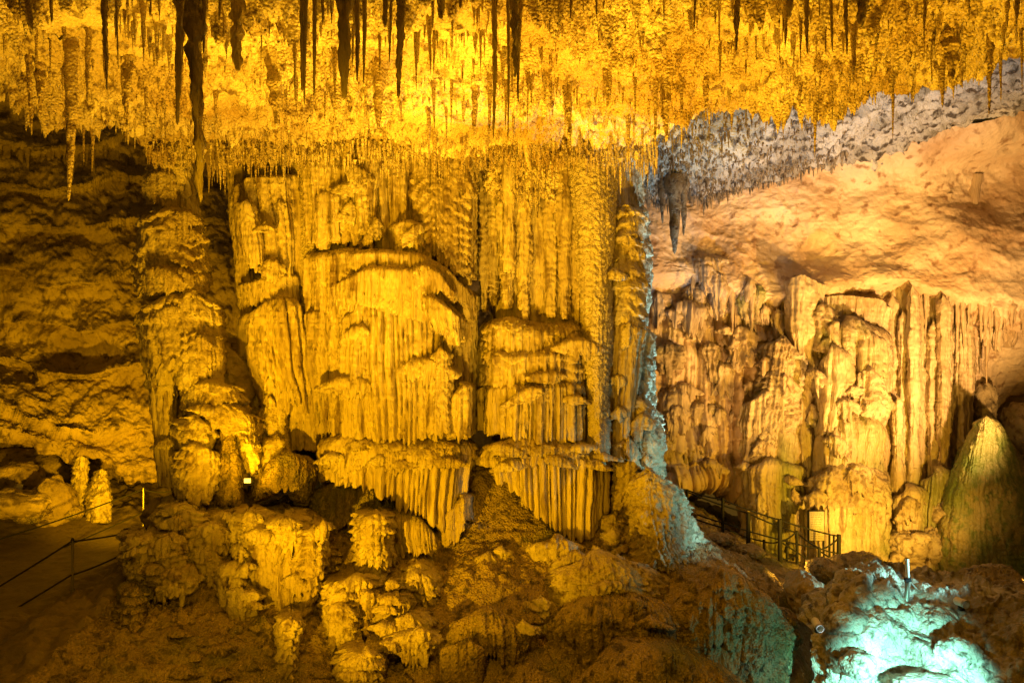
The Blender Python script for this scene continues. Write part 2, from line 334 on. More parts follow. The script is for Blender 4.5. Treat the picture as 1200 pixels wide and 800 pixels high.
def ceil_grid(x0, x1, y0, y1, st):
    x, y = np.meshgrid(np.arange(x0, x1, st), np.arange(y0, y1, st)); z = zceil(x, y)
    return np.stack([x, y, z], -1)
g = ceil_grid(-10.4, 9.8, 6.2, 18.4, .030)
o = mesh('cave_ceiling', g.reshape(-1, 3), quads(*g.shape[:2]), CEIL); o['kind'] = 'structure'
g = ceil_grid(-10.4, 9.8, -3, 6.3, .15)
o = mesh('cave_ceiling', g.reshape(-1, 3), quads(*g.shape[:2]), CEIL); o['kind'] = 'structure'

# ---- ground: the central mound, the path, the far hollow
GP = [(-8.4,12,.0),(-8.4,15,.0),(-8.7,18,0),(-9,21,.05),(-12,12,0),(-12,16,0),(-13,20,.1),(-13,24,1.0),(-9,24,.4),(-6.5,20.5,.5),
      (-7.6,13.2,.30),(-7.4,15,.45),(-6.2,14.0,.28),(-5.2,12,-.25),(-6.5,11.5,.0),(-6.5,9.1,-.4),(-4.9,13.4,.20),(-6.6,16.5,.9),(-5,17,1.3),(-5.2,15,.95),(-3.6,13.2,-.35),(-3.5,12.3,-.75),(-3.9,15,1.0),(-3.0,14.0,.0),
      (-2.0,13.5,-.25),(-1.9,12.4,-.65),(-2.2,14.6,.55),(-1.4,15.4,.85),(-.69,16.2,2.05),(-.7,14.2,.45),(-.6,13.0,-.3),(.1,12.6,-.35),(-4,19,1.5),(0,19,2.0),(.6,15.1,.75),(.6,13.9,.30),(.9,13.0,-.4),
      (2,13.6,-.1),(1.9,12.4,-.75),(2.2,15.2,.95),(3.1,15.6,1.1),(3.4,12.6,-.7),(3.7,14.6,.75),(-1,10,-.9),(3,11,-1.3),(2.5,9.5,-1.5),(-3,9,-1.0),(2,7.5,-1.5),(5,10.5,-1.8),
      (4.4,13.8,.20),(4.5,12.4,-1.4),(3.7,16.8,.80),(4.4,16.5,.35),(4.5,17.9,.20),(5.0,15.5,.05),(5.2,14.6,-.9),(5.6,12.6,-2.2),
      (3.2,19,1.2),(4.5,20.5,-.03),(5.6,19.8,-.33),(6.7,19.5,-.66),(8.2,19.5,-.9),(6.2,17.5,-.55),(7,16,-1.0),(9,17,-1.0),(10,21,-1.35),(14,21,-1.3),(13,17,-1.0),(11,13,-1),(8,12,-1.5),(7,9,-1.6),(12,8,-1.4),
      (8,23,-1.5),(5,23,.1),(13,25,-1.2),(0,23,1.2),(-6,8,-.5),(-10,8,-.1),(-14,8,-.1),(-5,24,.9),(0,3,-1.2),(-12,2,-.5),(12,2,-1.5)]
_g = np.array(GP, float)
def tps_fit(p, v, lam=.02):
    r = np.hypot(p[:, 0][:, None]-p[:, 0], p[:, 1][:, None]-p[:, 1]); K = np.where(r > 0, r*r*np.log(r+1e-9), 0)+lam*np.eye(len(p))
    Q = np.c_[np.ones(len(p)), p]; M = np.block([[K, Q], [Q.T, np.zeros((3, 3))]]); return np.linalg.solve(M, np.r_[v, 0, 0, 0])
_w = tps_fit(_g[:, :2], _g[:, 2])
def zground(x, y, fine=False):
    z = _w[-3]+_w[-2]*x+_w[-1]*y
    for (a, b, _), w in zip(GP, _w[:-3]):
        r2 = (x-a)**2+(y-b)**2+1e-12; z = z+w*.5*r2*np.log(r2)
    if fine:
        pth = smooth(-8.1, -9.2, x+.35*noise(x*.8, y*.8, 0*x, 4))*smooth(22, 20.5, y)
        rgh = 1-.82*pth
        z = z+rgh*(.16*fbm(x, y, z, .9, 7, 21)+.08*billow(x, y, z, 3.2, 5, 23)+.10*np.clip(billow(x, y, z, 1.4, 3, 26), 0, 1))
        q = z/.16+1.2*noise(x*1.2, y*1.2, 0*x, 24); z = z+rgh*.06*((q-np.floor(q))-.5)*np.clip(noise(x*.7, y*.7, 0*x, 25)*2+.4, 0, 1)
        z = z-.25*np.exp(-((x+8.35+.2*noise(0*x, y, 0*x, 5))/.35)**2)*smooth(19, 16, y)
    return z
def gz(x, y): return float(zground(np.array([[x]]), np.array([[y]]))[0, 0])
def ground(name, x0, x1, y0, y1, st, mat):
    x, y = np.meshgrid(np.arange(x0, x1, st), np.arange(y0, y1, st)); z = zground(x, y, True)
    g = np.stack([x, y, z], -1); g[..., 0] += .05*noise(x*3, y*3, z*3, 31)
    o = mesh(name, g.reshape(-1, 3), quads(*g.shape[:2]), mat); o['kind'] = 'structure'; return o
ground('cave_floor', -6.9, 5.2, 9.6, 17.0, .028, MUD)
ground('cave_floor', -7.0, 15, 16.9, 26, .06, MUD)
ground('cave_floor', 5.1, 15, 9.6, 17.0, .06, MUD)
ground('path', -15, -6.8, 9.6, 26, .05, PATHM)
ground('cave_floor', -15, 15, -4, 9.8, .25, MUD)

# ---- left wall
def dl(x, y, z):
    q = z/1.35+.8*noise(x*.25, y*.25, z*.15, 41)+.3*noise(x, y, z, 44)
    led = (1-(q-np.floor(q)))**1.5
    return .42*led+.45*fbm(x, y, z, .45, 3, 42)+.16*fbm(x, y, z, 1.6, 5, 43)+.10*billow(x, y, z, 2.5, 4, 45)-.6*smooth(.36, .6, noise(x*.42, y*.3, z*.55, 46))
sheet('cave_wall', [[(-260,-80,21),(-60,-60,23),(80,-40,25),(200,-40,26),(400,-40,27),(640,-20,28)],
    [(-260,120,20),(-40,130,22),(80,140,23.5),(200,160,24.5),(400,160,26),(640,150,27)],
    [(-260,280,19.5),(-40,280,21.5),(80,290,22.5),(190,300,23.5),(380,300,25),(640,300,26)],
    [(-240,400,19.5),(-40,410,21.8),(80,410,22.5),(190,410,23),(380,410,24.5),(640,410,25)],
    [(-240,470,19),(-30,480,20.6),(80,500,21.6),(180,520,22.2),(360,520,23.5),(640,520,24.5)],
    [(-240,490,19),(-30,500,20.4),(70,528,21.4),(180,556,22.2),(360,540,23.5),(640,560,24.5)],
    [(-240,510,21),(-30,512,23),(70,536,24.5),(180,564,24.6),(360,580,25),(640,600,25)],
    [(-240,640,22),(-30,620,24.5),(70,620,25),(180,620,25),(360,640,25.5),(640,640,25.5)]], WALLD, .95, dl)
# ---- right side: grey speckled roof, then the smooth pink wall
def dg(x, y, z):
    return .26*fbm(x, y, z, .6, 4, 51)+.16*billow(x, y, z, 2.4, 4, 52)+.12*np.clip(fbm(x, y, z, 6, 3, 54), -.2, 1)*smooth(9, 5.2, x)
sheet('cave_ceiling', [[(640,60,15.5),(760,40,15.0),(900,20,14.5),(1050,0,14),(1320,-40,13.5)],
    [(650,120,17.5),(760,118,16.6),(900,92,16.2),(1050,66,15.8),(1320,20,15)],
    [(660,182,19),(760,188,18.6),(900,166,18.8),(1050,130,19.2),(1320,85,19)],
    [(670,226,21.4),(760,228,21.0),(900,212,22.0),(1050,178,22.8),(1320,112,23.5)],
    [(680,222,24),(770,220,24.4),(900,206,25),(1050,174,26),(1320,106,27)]], GREY, 1.0, dg)
_FW = Flutes(3, 16, .42, random.Random(8)); _FV = Flutes(3, 16, .13, random.Random(9))
def dr(x, y, z):
    zl = P(0, 352, 23.6)[2]+.35*noise(x*.8, 0*x, 0*x, 64)*2; m = smooth(zl+.1, zl-.5, z)*smooth(15.2, 14.0, x)
    xw = x+.12*noise(x, z*.6, 0*x, 65); p, l_, t_, o_ = _FW(xw); p2, l2_, t2_, o2_ = _FV(xw+.05*noise(x*2, z*3, 0*x, 66))
    q = z/.75+1.6*noise(x*.7, z*.5, 0*x, 67)+.35*l_+.12*p2; sh = (1-(q-np.floor(q)))
    return m*(.34*(p-.3+.5*o_)+.09*p2+.26*(sh-.4)*np.clip(.5+1.5*noise(x*.6, z*.4, 0*x, 68), 0, 1))+.50*fbm(x, y, z, .33, 3, 61)+.12*fbm(x, y, z*1.4, .7, 5, 62, ridge=True)*.5+.022*fbm(x, y, z, 6, 4, 63)-.10*np.clip(fbm(x*.8, y, z*1.8, 1.5, 4, 69)-.45, 0, 1)
sheet('cave_wall', [[(700,206,23.6),(800,205,23.4),(900,196,22.9),(1050,162,22.2),(1180,124,21.6),(1330,80,21.0)],
    [(700,238,23.2),(800,236,23.2),(900,238,23.2),(1050,225,23.4),(1180,205,23.2),(1330,170,22.5)],
    [(700,290,22.8),(800,290,23),(900,290,23.3),(1050,290,23.2),(1180,280,22.6),(1330,260,21.5)],
    [(700,330,23.0),(800,318,22.9),(900,344,22.8),(1050,325,22.7),(1180,362,22.6),(1330,350,21.8)],
    [(700,362,23.4),(800,350,23.4),(900,372,23.4),(1050,356,23.4),(1180,395,23.4),(1330,385,22.5)],
    [(700,440,23.6),(800,440,23.5),(900,430,23.4),(1050,440,23.5),(1180,440,24.4),(1330,450,23)],
    [(700,540,23.4),(800,540,23.3),(900,520,23.3),(1050,540,23.5),(1180,480,25.4),(1330,480,24)],
    [(700,575,23.4),(800,568,23.1),(860,566,23.3),(1050,640,23.5),(1180,600,25.6),(1330,600,24)],
    [(700,580,25.5),(800,574,25.5),(870,580,25.5),(1050,720,25),(1180,720,25),(1330,720,24)]], WALLR, 1.0, dr)

# ================================================================== MAIN COLUMN
mc = empty('flowstone_column', (.4, 17, 1.2), 'huge central flowstone column of stacked fluted curtains, split by a dark fissure', 'flowstone column')
def cur(rows, Y, b, **k): k.setdefault('e', .5); k['w'] = k.get('w', .18)*.62; k['fl'] = k.get('fl', .05)*1.1; k.setdefault('res', .8); k.setdefault('w2', .05); return tier('curtain', rows, Y, b, k.pop('mat', FLOW), mc, **k)
tier('core', [[(372,120),(550,120)],[(366,330),(542,330)],[(372,520),(540,520)],[(390,640),(545,640)]], 17.3, 1.2, FLOW, mc, fl=.05, w=.3, phm=2.6, shin=0, res=1.8)
tier('core', [[(572,120),(735,120)],[(578,330),(740,330)],[(578,520),(745,520)],[(600,640),(770,640)]], 17.3, 1.1, FLOW, mc, fl=.05, w=.3, phm=2.6, shin=0, res=1.8)
# left body, top
cur([[(352,150),(420,150)],[(354,225),(424,225)],[(358,285),(438,285)]], 17, 1.3, fl=.09, w=.18, tip=.16, shin=0, sh=.03, h=.5)
cur([[(430,150),(500,150)],[(432,200),(498,200)],[(436,291),(500,291)]], 16.95, 1.15, fl=.12, w=.16, tip=.10, shin=0)
cur([[(476,150),(520,150),(556,150)],[(478,220),(556,220)],[(484,300),(520,306),(554,330)]], 17, 1.5, fl=.04, w=.2, sh=.07, h=.2, tip=.16, shin=.35, shh=.2)
cur([[(514,165),(535,158),(557,176)],[(516,190),(557,205)],[(524,212),(557,232)]], 17, 1.7, fl=.03, w=.15, sh=.05, tip=.10, shin=.3, shh=.2)
cur([[(366,226),(380,222),(398,226)],[(366,255),(400,255)],[(366,282),(400,282)]], 16.9, 1.35, fl=.05, w=.11, tip=.1)
cur([[(412,150),(446,150)],[(412,230),(440,230)],[(416,270),(438,272)]], 16.8, 1.35, fl=.05, w=.11, tip=.08, sh=.02)
cur([[(458,262),(476,254),(500,262)],[(458,275),(500,275)],[(460,294),(500,296)]], 16.7, 1.3, fl=.04, w=.09, tip=.12, sh=.03)
# left body, great dome
cur([[(357,293),(400,285),(470,287),(530,306),(553,340)],[(358,345),(552,372)],[(360,420),(551,430)],[(366,500),(400,513),(470,516),(540,512),(551,470)]], 17.2, 1.75, fl=.12, w=.22, fl2=.022, w2=.055, tip=.16, shin=.6, shh=.26, sh=.015, h=.6, nz=.05, seed=1)
cur([[(392,296),(430,287),(490,291),(530,312),(556,345)],[(394,305),(556,362)],[(396,316),(440,312),(500,316),(530,338),(556,384)]], 17.15, 2.0, fl=.035, w=.13, tip=.14, shin=.6, shh=.16, seed=2)
cur([[(388,330),(430,306),(480,308),(520,336),(548,372)],[(388,348),(546,392)],[(390,372),(430,345),(480,352),(520,374),(546,412)]], 17.1, 2.12, fl=.04, w=.12, tip=.16, shin=.6, shh=.16, seed=3)
cur([[(386,378),(430,340),(470,334),(505,352),(532,392)],[(384,420),(536,425)],[(386,465),(540,465)],[(390,510),(430,516),(500,516),(540,508)]], 17.1, 2.05, fl=.12, w=.19, tip=.10, shin=.55, shh=.22, sh=.02, h=.32, nz=.04, seed=4)
cur([[(486,346),(505,342),(545,372)],[(490,360),(545,388)],[(500,372),(524,392),(545,400)]], 17.0, 2.25, fl=.03, w=.1, tip=.14, shin=.3, shh=.12, seed=5)
cur([[(505,414),(516,404),(526,412)],[(500,450),(528,450)],[(498,508),(530,508)]], 16.2, 1.35, fl=.03, w=.1, tip=.08, seed=6, sh=.03)
cur([[(520,472),(540,450),(552,446)],[(520,490),(551,480)],[(520,514),(552,508)]], 17, 1.95, fl=.05, w=.12, tip=.12, shin=.3, sh=.03, seed=7)
cur([[(358,364),(376,360),(390,368)],[(358,430),(392,430)],[(372,508),(398,510)]], 16.7, 1.0, fl=.06, w=.12, tip=.12, seed=8)
# left body, third and fourth skirts
cur([[(374,508),(395,500),(440,512),(500,514),(559,508)],[(376,530),(558,530)],[(377,548),(470,556),(556,540)]], 17.2, 2.3, fl=.03, w=.16, tip=.12, shin=.8, shh=.36, sh=.06, h=.17, nz=.06, seed=9)
cur([[(377,540),(430,542),(500,540),(556,530)],[(378,552),(553,545)],[(380,562),(400,568),(433,572),(467,590),(500,610),(519,630),(534,590),(548,545)]], 17.2, 2.2, fl=.13, w=.19, fl2=.02, tip=.14, shin=.2, shh=.12, seed=10)
cur([[(430,602),(470,598),(505,612),(519,628)],[(432,622),(519,640)],[(440,640),(470,648),(519,648)]], 16.6, 1.6, fl=.05, w=.13, tip=.10, shin=.5, shh=.26, seed=11)
cur([[(516,606),(535,588),(554,576)],[(517,622),(552,592)],[(519,645),(535,632),(552,604)]], 16.6, 1.5, fl=.05, w=.12, tip=.10, shin=.3, sh=.04, h=.2, seed=12)
# right body
for i, (x0, x1, yb, Yd) in enumerate([(564,573,365,16.5),(572,584,358,16.5),(585,603,362,16.2),(606,622,378,16.1),(624,638,370,16.35),(639,653,372,16.2),(655,668,374,16.0),(590,602,300,15.9),(668,684,380,16.1)]):
    tier('strand', [[(x0,140),(x1,140)],[(x0-1,240),(x1+1,240)],[(x0+1,320),(x1-1,320)],[(x0+3,yb-8),(x1-3,yb-8)],[(x0+6,yb),(x1-5,yb)]], Yd, (x1-x0)/FPX*8, FLOW, mc, fl=.02, w=.1, phm=3.14, sh=.03, h=.16, shin=0, nz=.05, tip=.02, ret=.03, seed=20+i, e=1)
tier('pillar', [[(660,120),(722,120)],[(664,200),(722,200)],[(674,300),(718,300)],[(682,400),(716,400)],[(686,480),(715,480)],[(688,535),(714,535)]], 16.4, .95, POPC, mc, fl=.03, w=.3, fl2=.02, w2=.05, shin=0, pop=.03, phm=2.4, seed=30, e=1)
cur([[(566,172),(600,166),(640,160),(668,172)],[(566,190),(668,190)],[(570,225),(610,232),(640,240),(665,230)]], 16.6, .75, mat=CEIL, fl=.05, w=.14, tip=.35, pop=.05, shin=.3, seed=31)
cur([[(567,372),(590,368),(640,378),(688,374)],[(567,395),(688,395)],[(567,424),(600,440),(640,422),(688,412)]], 17.1, 1.45, fl=.05, w=.14, tip=.26, shin=.7, shh=.3, sh=.06, h=.18, nz=.06, seed=32)
cur([[(567,408),(600,412),(640,408),(688,404)],[(567,430),(688,430)],[(567,450),(600,474),(640,480),(688,462)]], 17.1, 1.6, fl=.08, w=.12, tip=.26, shin=.3, shh=.16, sh=.05, h=.22, seed=33)
cur([[(566,452),(610,448),(688,446)],[(566,480),(690,480)],[(566,503),(585,510),(640,516),(690,520)]], 17.15, 1.75, fl=.11, w=.15, tip=.10, shin=.3, shh=.14, seed=34)
cur([[(562,516),(600,508),(660,516),(714,520)],[(562,530),(713,532)],[(562,543),(713,545)]], 17.3, 2.1, fl=.03, w=.2, tip=.1, shin=.9, shh=.34, sh=.05, h=.17, nz=.05, seed=35)
cur([[(560,534),(640,534),(713,538)],[(563,543),(713,560)],[(568,540),(585,556),(605,580),(640,612),(672,634),(695,630),(706,606),(711,570)]], 17.3, 2.05, fl=.13, w=.19, fl2=.02, tip=.12, shin=.12, shh=.1, seed=36)
# right edge of the column
er = lambda rows, Y, b, **k: tier('curtain', rows, Y, b, k.pop('mat', LUMP), mc, **k)
er([[(716,245),(735,236),(752,244)],[(715,300),(758,300)],[(716,338),(760,338)]], 16.9, .8, fl=.03, w=.15, sh=.11, h=.26, nz=.10, tip=.1, shin=.25, seed=40, phm=2.4)
er([[(715,328),(740,324),(760,332)],[(714,352),(757,352)],[(714,385),(752,384)]], 16.95, .9, fl=.03, w=.12, sh=.09, h=.24, nz=.08, tip=.14, seed=41, phm=2.4)
er([[(714,380),(735,374),(757,384)],[(714,420),(750,420)],[(715,480),(742,480)],[(716,528),(738,526)]], 16.9, .95, mat=FLOW, fl=.06, w=.13, tip=.1, shin=.3, seed=42, phm=2.4)
er([[(714,520),(730,516),(748,522)],[(712,560),(752,560)],[(712,600),(730,612),(748,590)]], 17, 1.2, fl=.04, w=.13, sh=.07, h=.25, nz=.08, tip=.16, seed=43, phm=2.4)
er([[(736,366),(750,372),(764,390)],[(738,430),(762,430)],[(740,500),(766,500)]], 17.6, .9, fl=.03, w=.16, sh=.10, h=.3, nz=.10, tip=.1, seed=44, phm=2.6)
er([[(732,470),(750,462),(768,480)],[(738,530),(772,530)],[(745,600),(782,590)]], 17.3, 1.1, fl=.02, w=.18, sh=.10, h=.3, nz=.12, tip=.1, seed=45, phm=2.6, mat=LUMP, pop=.03)
er([[(740,556),(760,545),(778,560)],[(738,600),(786,600)],[(745,690),(822,690)]], 17.0, 1.6, fl=.02, w=.16, sh=.03, h=.2, nz=.10, tip=.1, seed=46, phm=2.6, pop=.05)
er([[(722,172),(738,150),(754,176)],[(720,215),(750,215)],[(722,262),(750,262)]], 18.0, .8, fl=.05, w=.16, sh=.05, h=.4, nz=.14, tip=.1, seed=47, phm=2.8, mat=FLOW)
# knobbly apron under the right body
for i, (x0, x1, y0, y1, Yd) in enumerate([(620,690,632,660,15.6),(640,712,650,690,15.2),(690,745,668,700,15.2),(655,705,690,715,14.6),(575,600,640,655,15.5),(708,735,600,628,16),(708,728,620,645,15.6),(618,650,700,742,14.1),(574,584,728,756,13.4)]):
    er([[(x0+4,y0+3),((x0+x1)/2,y0-3),(x1-4,y0+4)],[(x0,(y0+y1)/2),(x1,(y0+y1)/2)],[(x0+5,y1-4),((x0+x1)/2,y1+3),(x1-6,y1-3)]], Yd, .9*min(1,(x1-x0)/60+.3), fl=.025, w=.12, sh=.07, h=.14, nz=.10, tip=.12, shin=.4, shh=.15, ret=.5, seed=50+i, pop=.03)

ap = empty('flowstone_apron', (2.2, 13.4, -.4), 'broad brown flowstone apron under the central column with a long fringe of drips', 'flowstone')
def apr(rows, Y, b, **k): return tier('curtain', rows, Y, b, k.pop('mat', MUD), ap, **k)
apr([[(622,716),(680,700),(760,705),(830,715)],[(622,735),(830,745)],[(626,752),(680,785),(740,812),(800,790),(832,770)]], 14.6, 1.75, fl=.09, w=.15, tip=.14, shin=.7, shh=.4, sh=.03, h=.2, nz=.10, seed=60, pop=.03)
apr([[(640,664),(700,652),(770,660)],[(636,690),(786,690)],[(630,720),(700,726),(800,722)]], 15.0, 1.6, fl=.02, w=.14, tip=.10, shin=.8, shh=.4, sh=.08, h=.16, nz=.12, seed=61, pop=.05, mat=LUMP)
apr([[(738,560),(765,548),(786,570)],[(734,640),(824,645)],[(738,700),(872,692)],[(748,752),(912,742)]], 16.1, 1.75, fl=.03, w=.14, fl2=.03, tip=.2, shin=.3, sh=.05, h=.16, nz=.14, seed=66, phm=2.6, pop=.07, mat=LUMP, e=1)
apr([[(795,690),(850,672),(905,690),(934,712)],[(790,730),(936,735)],[(786,765),(932,762)],[(780,810),(926,805)]], 14.2, 1.5, fl=.04, w=.2, tip=.2, shin=.7, shh=.5, sh=.07, h=.3, nz=.18, seed=62, phm=2.7)
apr([[(520,728),(570,716),(622,726)],[(520,745),(624,748)],[(524,770),(570,764),(620,790)]], 13.4, .9, fl=.05, w=.12, tip=.16, shin=.5, shh=.3, sh=.05, h=.2, nz=.10, seed=63)
apr([[(525,756),(550,748),(566,756)],[(525,775),(566,775)],[(528,812),(564,812)]], 12.6, .5, fl=.09, w=.12, tip=.3, seed=64)
apr([[(640,800),(700,770),(790,772),(900,790)],[(640,830),(900,830)],[(640,870),(900,870)]], 13.4, 1.6, fl=.03, w=.2, tip=.2, shin=.9, shh=.5, sh=.05, h=.25, nz=.2, seed=65)

# ================================================================== SECOND COLUMN (between left and main)
sc = empty('flowstone_column', (-4.6, 16.5, 1.2), 'slim leaning flowstone column just left of the huge central column', 'flowstone column')
def s2(rows, Y, b, nm='curtain', **k): return tier(nm, rows, Y, b, k.pop('mat', FLOW), sc, **k)
s2([[(268,140),(288,140)],[(270,240),(288,240)],[(278,330),(296,330)],[(286,380),(300,380)]], 17, .3, 'rib', fl=.02, w=.1, phm=3.14, shin=0, seed=70, e=1)
s2([[(340,150),(374,150)],[(348,250),(370,250)],[(352,350),(372,350)],[(362,450),(382,450)],[(374,520),(392,520)]], 16.7, .5, 'pillar', mat=POPC, fl=.03, w=.14, phm=2.8, shin=0, pop=.02, seed=71, e=1)
s2([[(284,170),(350,170)],[(286,320),(350,320)],[(296,420),(352,420)],[(318,540),(368,540)]], 17.6, .5, 'core', fl=.05, w=.2, shin=0, seed=72, res=1.6)
s2([[(279,214),(300,203),(345,202),(352,210)],[(279,250),(352,250)],[(284,298),(310,312),(335,325),(352,332)]], 16.9, .85, fl=.09, w=.17, tip=.14, slant=.06, seed=73, sh=.02, h=.5)
s2([[(280,236),(288,232),(298,240)],[(282,270),(304,270)],[(292,306),(300,312),(308,306)]], 16.2, .5, fl=.05, w=.12, tip=.16, seed=74)
s2([[(283,330),(310,320),(354,318)],[(284,340),(354,338)],[(288,356),(320,352),(354,350)]], 16.95, .95, fl=.04, w=.13, tip=.12, shin=.4, sh=.05, seed=75)
s2([[(290,366),(305,350),(330,344),(356,348)],[(288,385),(358,385)],[(292,440),(364,440)],[(304,470),(325,496),(345,470),(368,500)]], 16.9, 1.2, fl=.13, w=.16, tip=.30, shin=.5, shh=.3, slant=.05, seed=76, nz=.06)
s2([[(303,478),(320,468),(338,476)],[(303,490),(338,490)],[(308,515),(338,518)]], 16.6, .9, fl=.05, w=.12, tip=.12, sh=.06, h=.2, seed=77, mat=LUMP)
s2([[(343,455),(358,440),(374,455)],[(342,490),(374,490)],[(340,528),(374,528)]], 16.5, .6, fl=.06, w=.14, tip=.10, seed=78)
s2([[(308,512),(325,508),(338,514)],[(306,530),(338,530)],[(304,548),(336,546)]], 16.4, .9, fl=.04, w=.1, tip=.1, sh=.06, h=.2, seed=79, mat=LUMP)
s2([[(300,540),(330,526),(366,532)],[(298,560),(366,560)],[(296,585),(330,572),(364,588)]], 16.3, 1.4, fl=.04, w=.12, tip=.16, shin=.9, shh=.45, sh=.03, nz=.08, seed=80, mat=MUD)
s2([[(355,572),(390,562),(470,570)],[(355,590),(470,590)],[(360,620),(400,612),(460,625)]], 16.7, 1.4, fl=.06, w=.14, tip=.18, shin=.9, shh=.4, nz=.08, seed=81, mat=MUD)

# ================================================================== LEFT COLUMN
lc = empty('flowstone_column', (-6.2, 15.8, .9), 'knobbly flowstone column standing far left, wide in the middle with a thin straight foot', 'flowstone column')
def l2(rows, Y, b, nm='curtain', **k): return tier(nm, rows, Y, b, k.pop('mat', LUMP), lc, **k)
l2([[(176,130),(224,130)],[(178,190),(222,190)],[(182,260),(226,260)],[(180,340),(236,340)],[(186,430),(250,430)]], 16.2, .6, 'core', fl=.03, w=.15, shin=0, nz=.08, sh=.05, seed=90, phm=3.0)
l2([[(176,160),(222,160)],[(182,180),(220,180)],[(186,205),(218,205)]], 16.2, .55, 'neck', fl=.03, w=.12, shin=0, sh=.04, nz=.06, seed=91, phm=3.0)
l2([[(172,204),(185,196),(205,200),(214,210)],[(171,220),(214,220)],[(176,240),(214,240)]], 16.1, .65, fl=.05, w=.14, tip=.12, seed=92, phm=2.6)
l2([[(200,196),(212,190),(222,200)],[(198,240),(230,240)],[(200,262),(234,262)]], 16.3, .65, fl=.03, w=.12, sh=.05, h=.4, tip=.1, seed=93, phm=2.6, mat=FLOW)
l2([[(168,250),(195,236),(232,250)],[(164,280),(238,280)],[(162,312),(242,312)],[(165,342),(200,350),(241,343)]], 16.3, 1.0, fl=.025, w=.14, fl2=.02, sh=.12, h=.23, nz=.055, tip=.16, shin=.5, shh=.3, seed=94, phm=2.6)
l2([[(164,318),(200,308),(241,318)],[(163,332),(241,332)],[(168,350),(200,338),(240,344)]], 16.25, 1.1, fl=.03, w=.12, sh=.03, tip=.16, shin=.4, shh=.14, seed=95, phm=2.6)
l2([[(166,358),(190,342),(230,340),(256,352)],[(164,375),(262,380)],[(172,420),(264,425)],[(182,462),(205,430),(235,450),(262,438)]], 16.2, 1.15, fl=.06, w=.16, fl2=.025, w2=.06, sh=.09, h=.26, nz=.055, tip=.24, shin=.5, shh=.24, seed=96, phm=2.6)
l2([[(170,388),(184,378),(198,390)],[(176,440),(204,440)],[(184,500),(206,500)],[(190,570),(206,570)]], 15.95, .55, 'strand', fl=.05, w=.14, fl2=.02, shin=.2, nz=.05, tip=.05, seed=97, phm=3.14, mat=FLOW)
l2([[(206,396),(225,386),(258,392)],[(206,425),(262,425)],[(214,452),(235,446),(258,440)]], 16.0, 1.05, fl=.06, w=.12, sh=.07, h=.22, tip=.2, seed=98, phm=2.4)
l2([[(212,452),(240,442),(285,452)],[(212,470),(290,470)],[(214,488),(250,478),(292,490)]], 16.0, 1.2, fl=.03, w=.14, sh=.10, h=.2, nz=.055, tip=.12, shin=.5, seed=99, phm=2.4)
l2([[(226,476),(260,470),(305,486)],[(230,490),(308,500)],[(240,500),(270,505),(308,530)]], 16.0, 1.3, fl=.02, w=.14, sh=.12, h=.2, nz=.07, tip=.1, shin=.5, seed=100, phm=2.4)
l2([[(206,490),(225,484),(252,496)],[(204,505),(252,515)],[(208,525),(245,530)]], 15.8, 1.2, fl=.02, w=.14, sh=.12, h=.2, nz=.07, tip=.1, seed=101, phm=2.4)
l2([[(204,530),(225,515),(256,528)],[(203,550),(258,550)],[(208,580),(232,590),(252,576)]], 15.7, 1.15, fl=.05, w=.12, sh=.08, h=.22, nz=.07, tip=.16, seed=102, phm=2.4)
l2([[(272,486),(284,482),(300,496)],[(280,520),(306,520)],[(294,550),(304,548)]], 15.9, .7, fl=.05, w=.1, sh=.04, nz=.07, tip=.2, seed=103)
l2([[(257,502),(268,492),(276,504)],[(254,545),(280,540)],[(252,592),(286,590)]], 15.6, .5, 'stub', fl=.02, w=.1, sh=.05, h=.25, nz=.055, seed=104, phm=2.6, mat=MUD)
l2([[(240,412),(262,398),(286,420)],[(244,440),(288,440)],[(250,470),(298,482)]], 16.9, .8, fl=.01, w=.16, sh=.08, h=.3, nz=.25, seed=105, phm=2.6, pop=.06)

# ================================================================== LOWER FORMATIONS
def form(label, loc): return empty('flowstone_formation', loc, label, 'flowstone')
f1 = form('squat tiered flowstone shelf beside the left path rope, dripping fringes', (-6.4, 14.4, .7))
def t1(p, rows, Y, b, nm='tier', **k):
    k.setdefault('fl', .05); k.setdefault('fl2', .03); k.setdefault('w', .085); k.setdefault('ret', .4); k.setdefault('sh', .12); k.setdefault('h', .16); k.setdefault('nz', .08); k.setdefault('tip', .3); k.setdefault('pop', .025); k.setdefault('phm', 2.5); k.setdefault('shin', .35); k.setdefault('shh', .16)
    k.setdefault('flat', .7); my = np.mean([q[1] for q in rows[0]]); rows = [[(q[0], my+(q[1]-my)*.5) for q in rows[0]]]+rows[1:]
    return tier(nm, rows, Y, b, k.pop('mat', LUMP), p, **k)
t1(f1, [[(146,634),(165,622),(196,628)],[(144,642),(194,642)],[(147,658),(192,656)]], 14.9, .9, seed=110)
t1(f1, [[(144,656),(170,648),(205,654)],[(146,666),(200,666)],[(154,682),(180,690),(198,676)]], 14.9, .95, seed=111)
t1(f1, [[(154,676),(165,670),(178,680)],[(156,688),(174,688)],[(159,700),(172,700)]], 14.5, .5, seed=112)
t1(f1, [[(178,628),(200,620),(224,630)],[(178,640),(224,640)],[(184,654),(222,652)]], 14.7, .8, seed=113)
t1(f1, [[(186,644),(205,640),(222,648)],[(184,655),(222,655)],[(188,668),(220,664)]], 14.6, .8, seed=114)
t1(f1, [[(178,672),(192,664),(205,672)],[(178,682),(204,682)],[(182,692),(200,692)]], 14.3, .6, seed=115)
t1(f1, [[(200,676),(214,668),(232,678)],[(200,684),(232,684)],[(204,694),(228,692)]], 14.3, .6, seed=116)
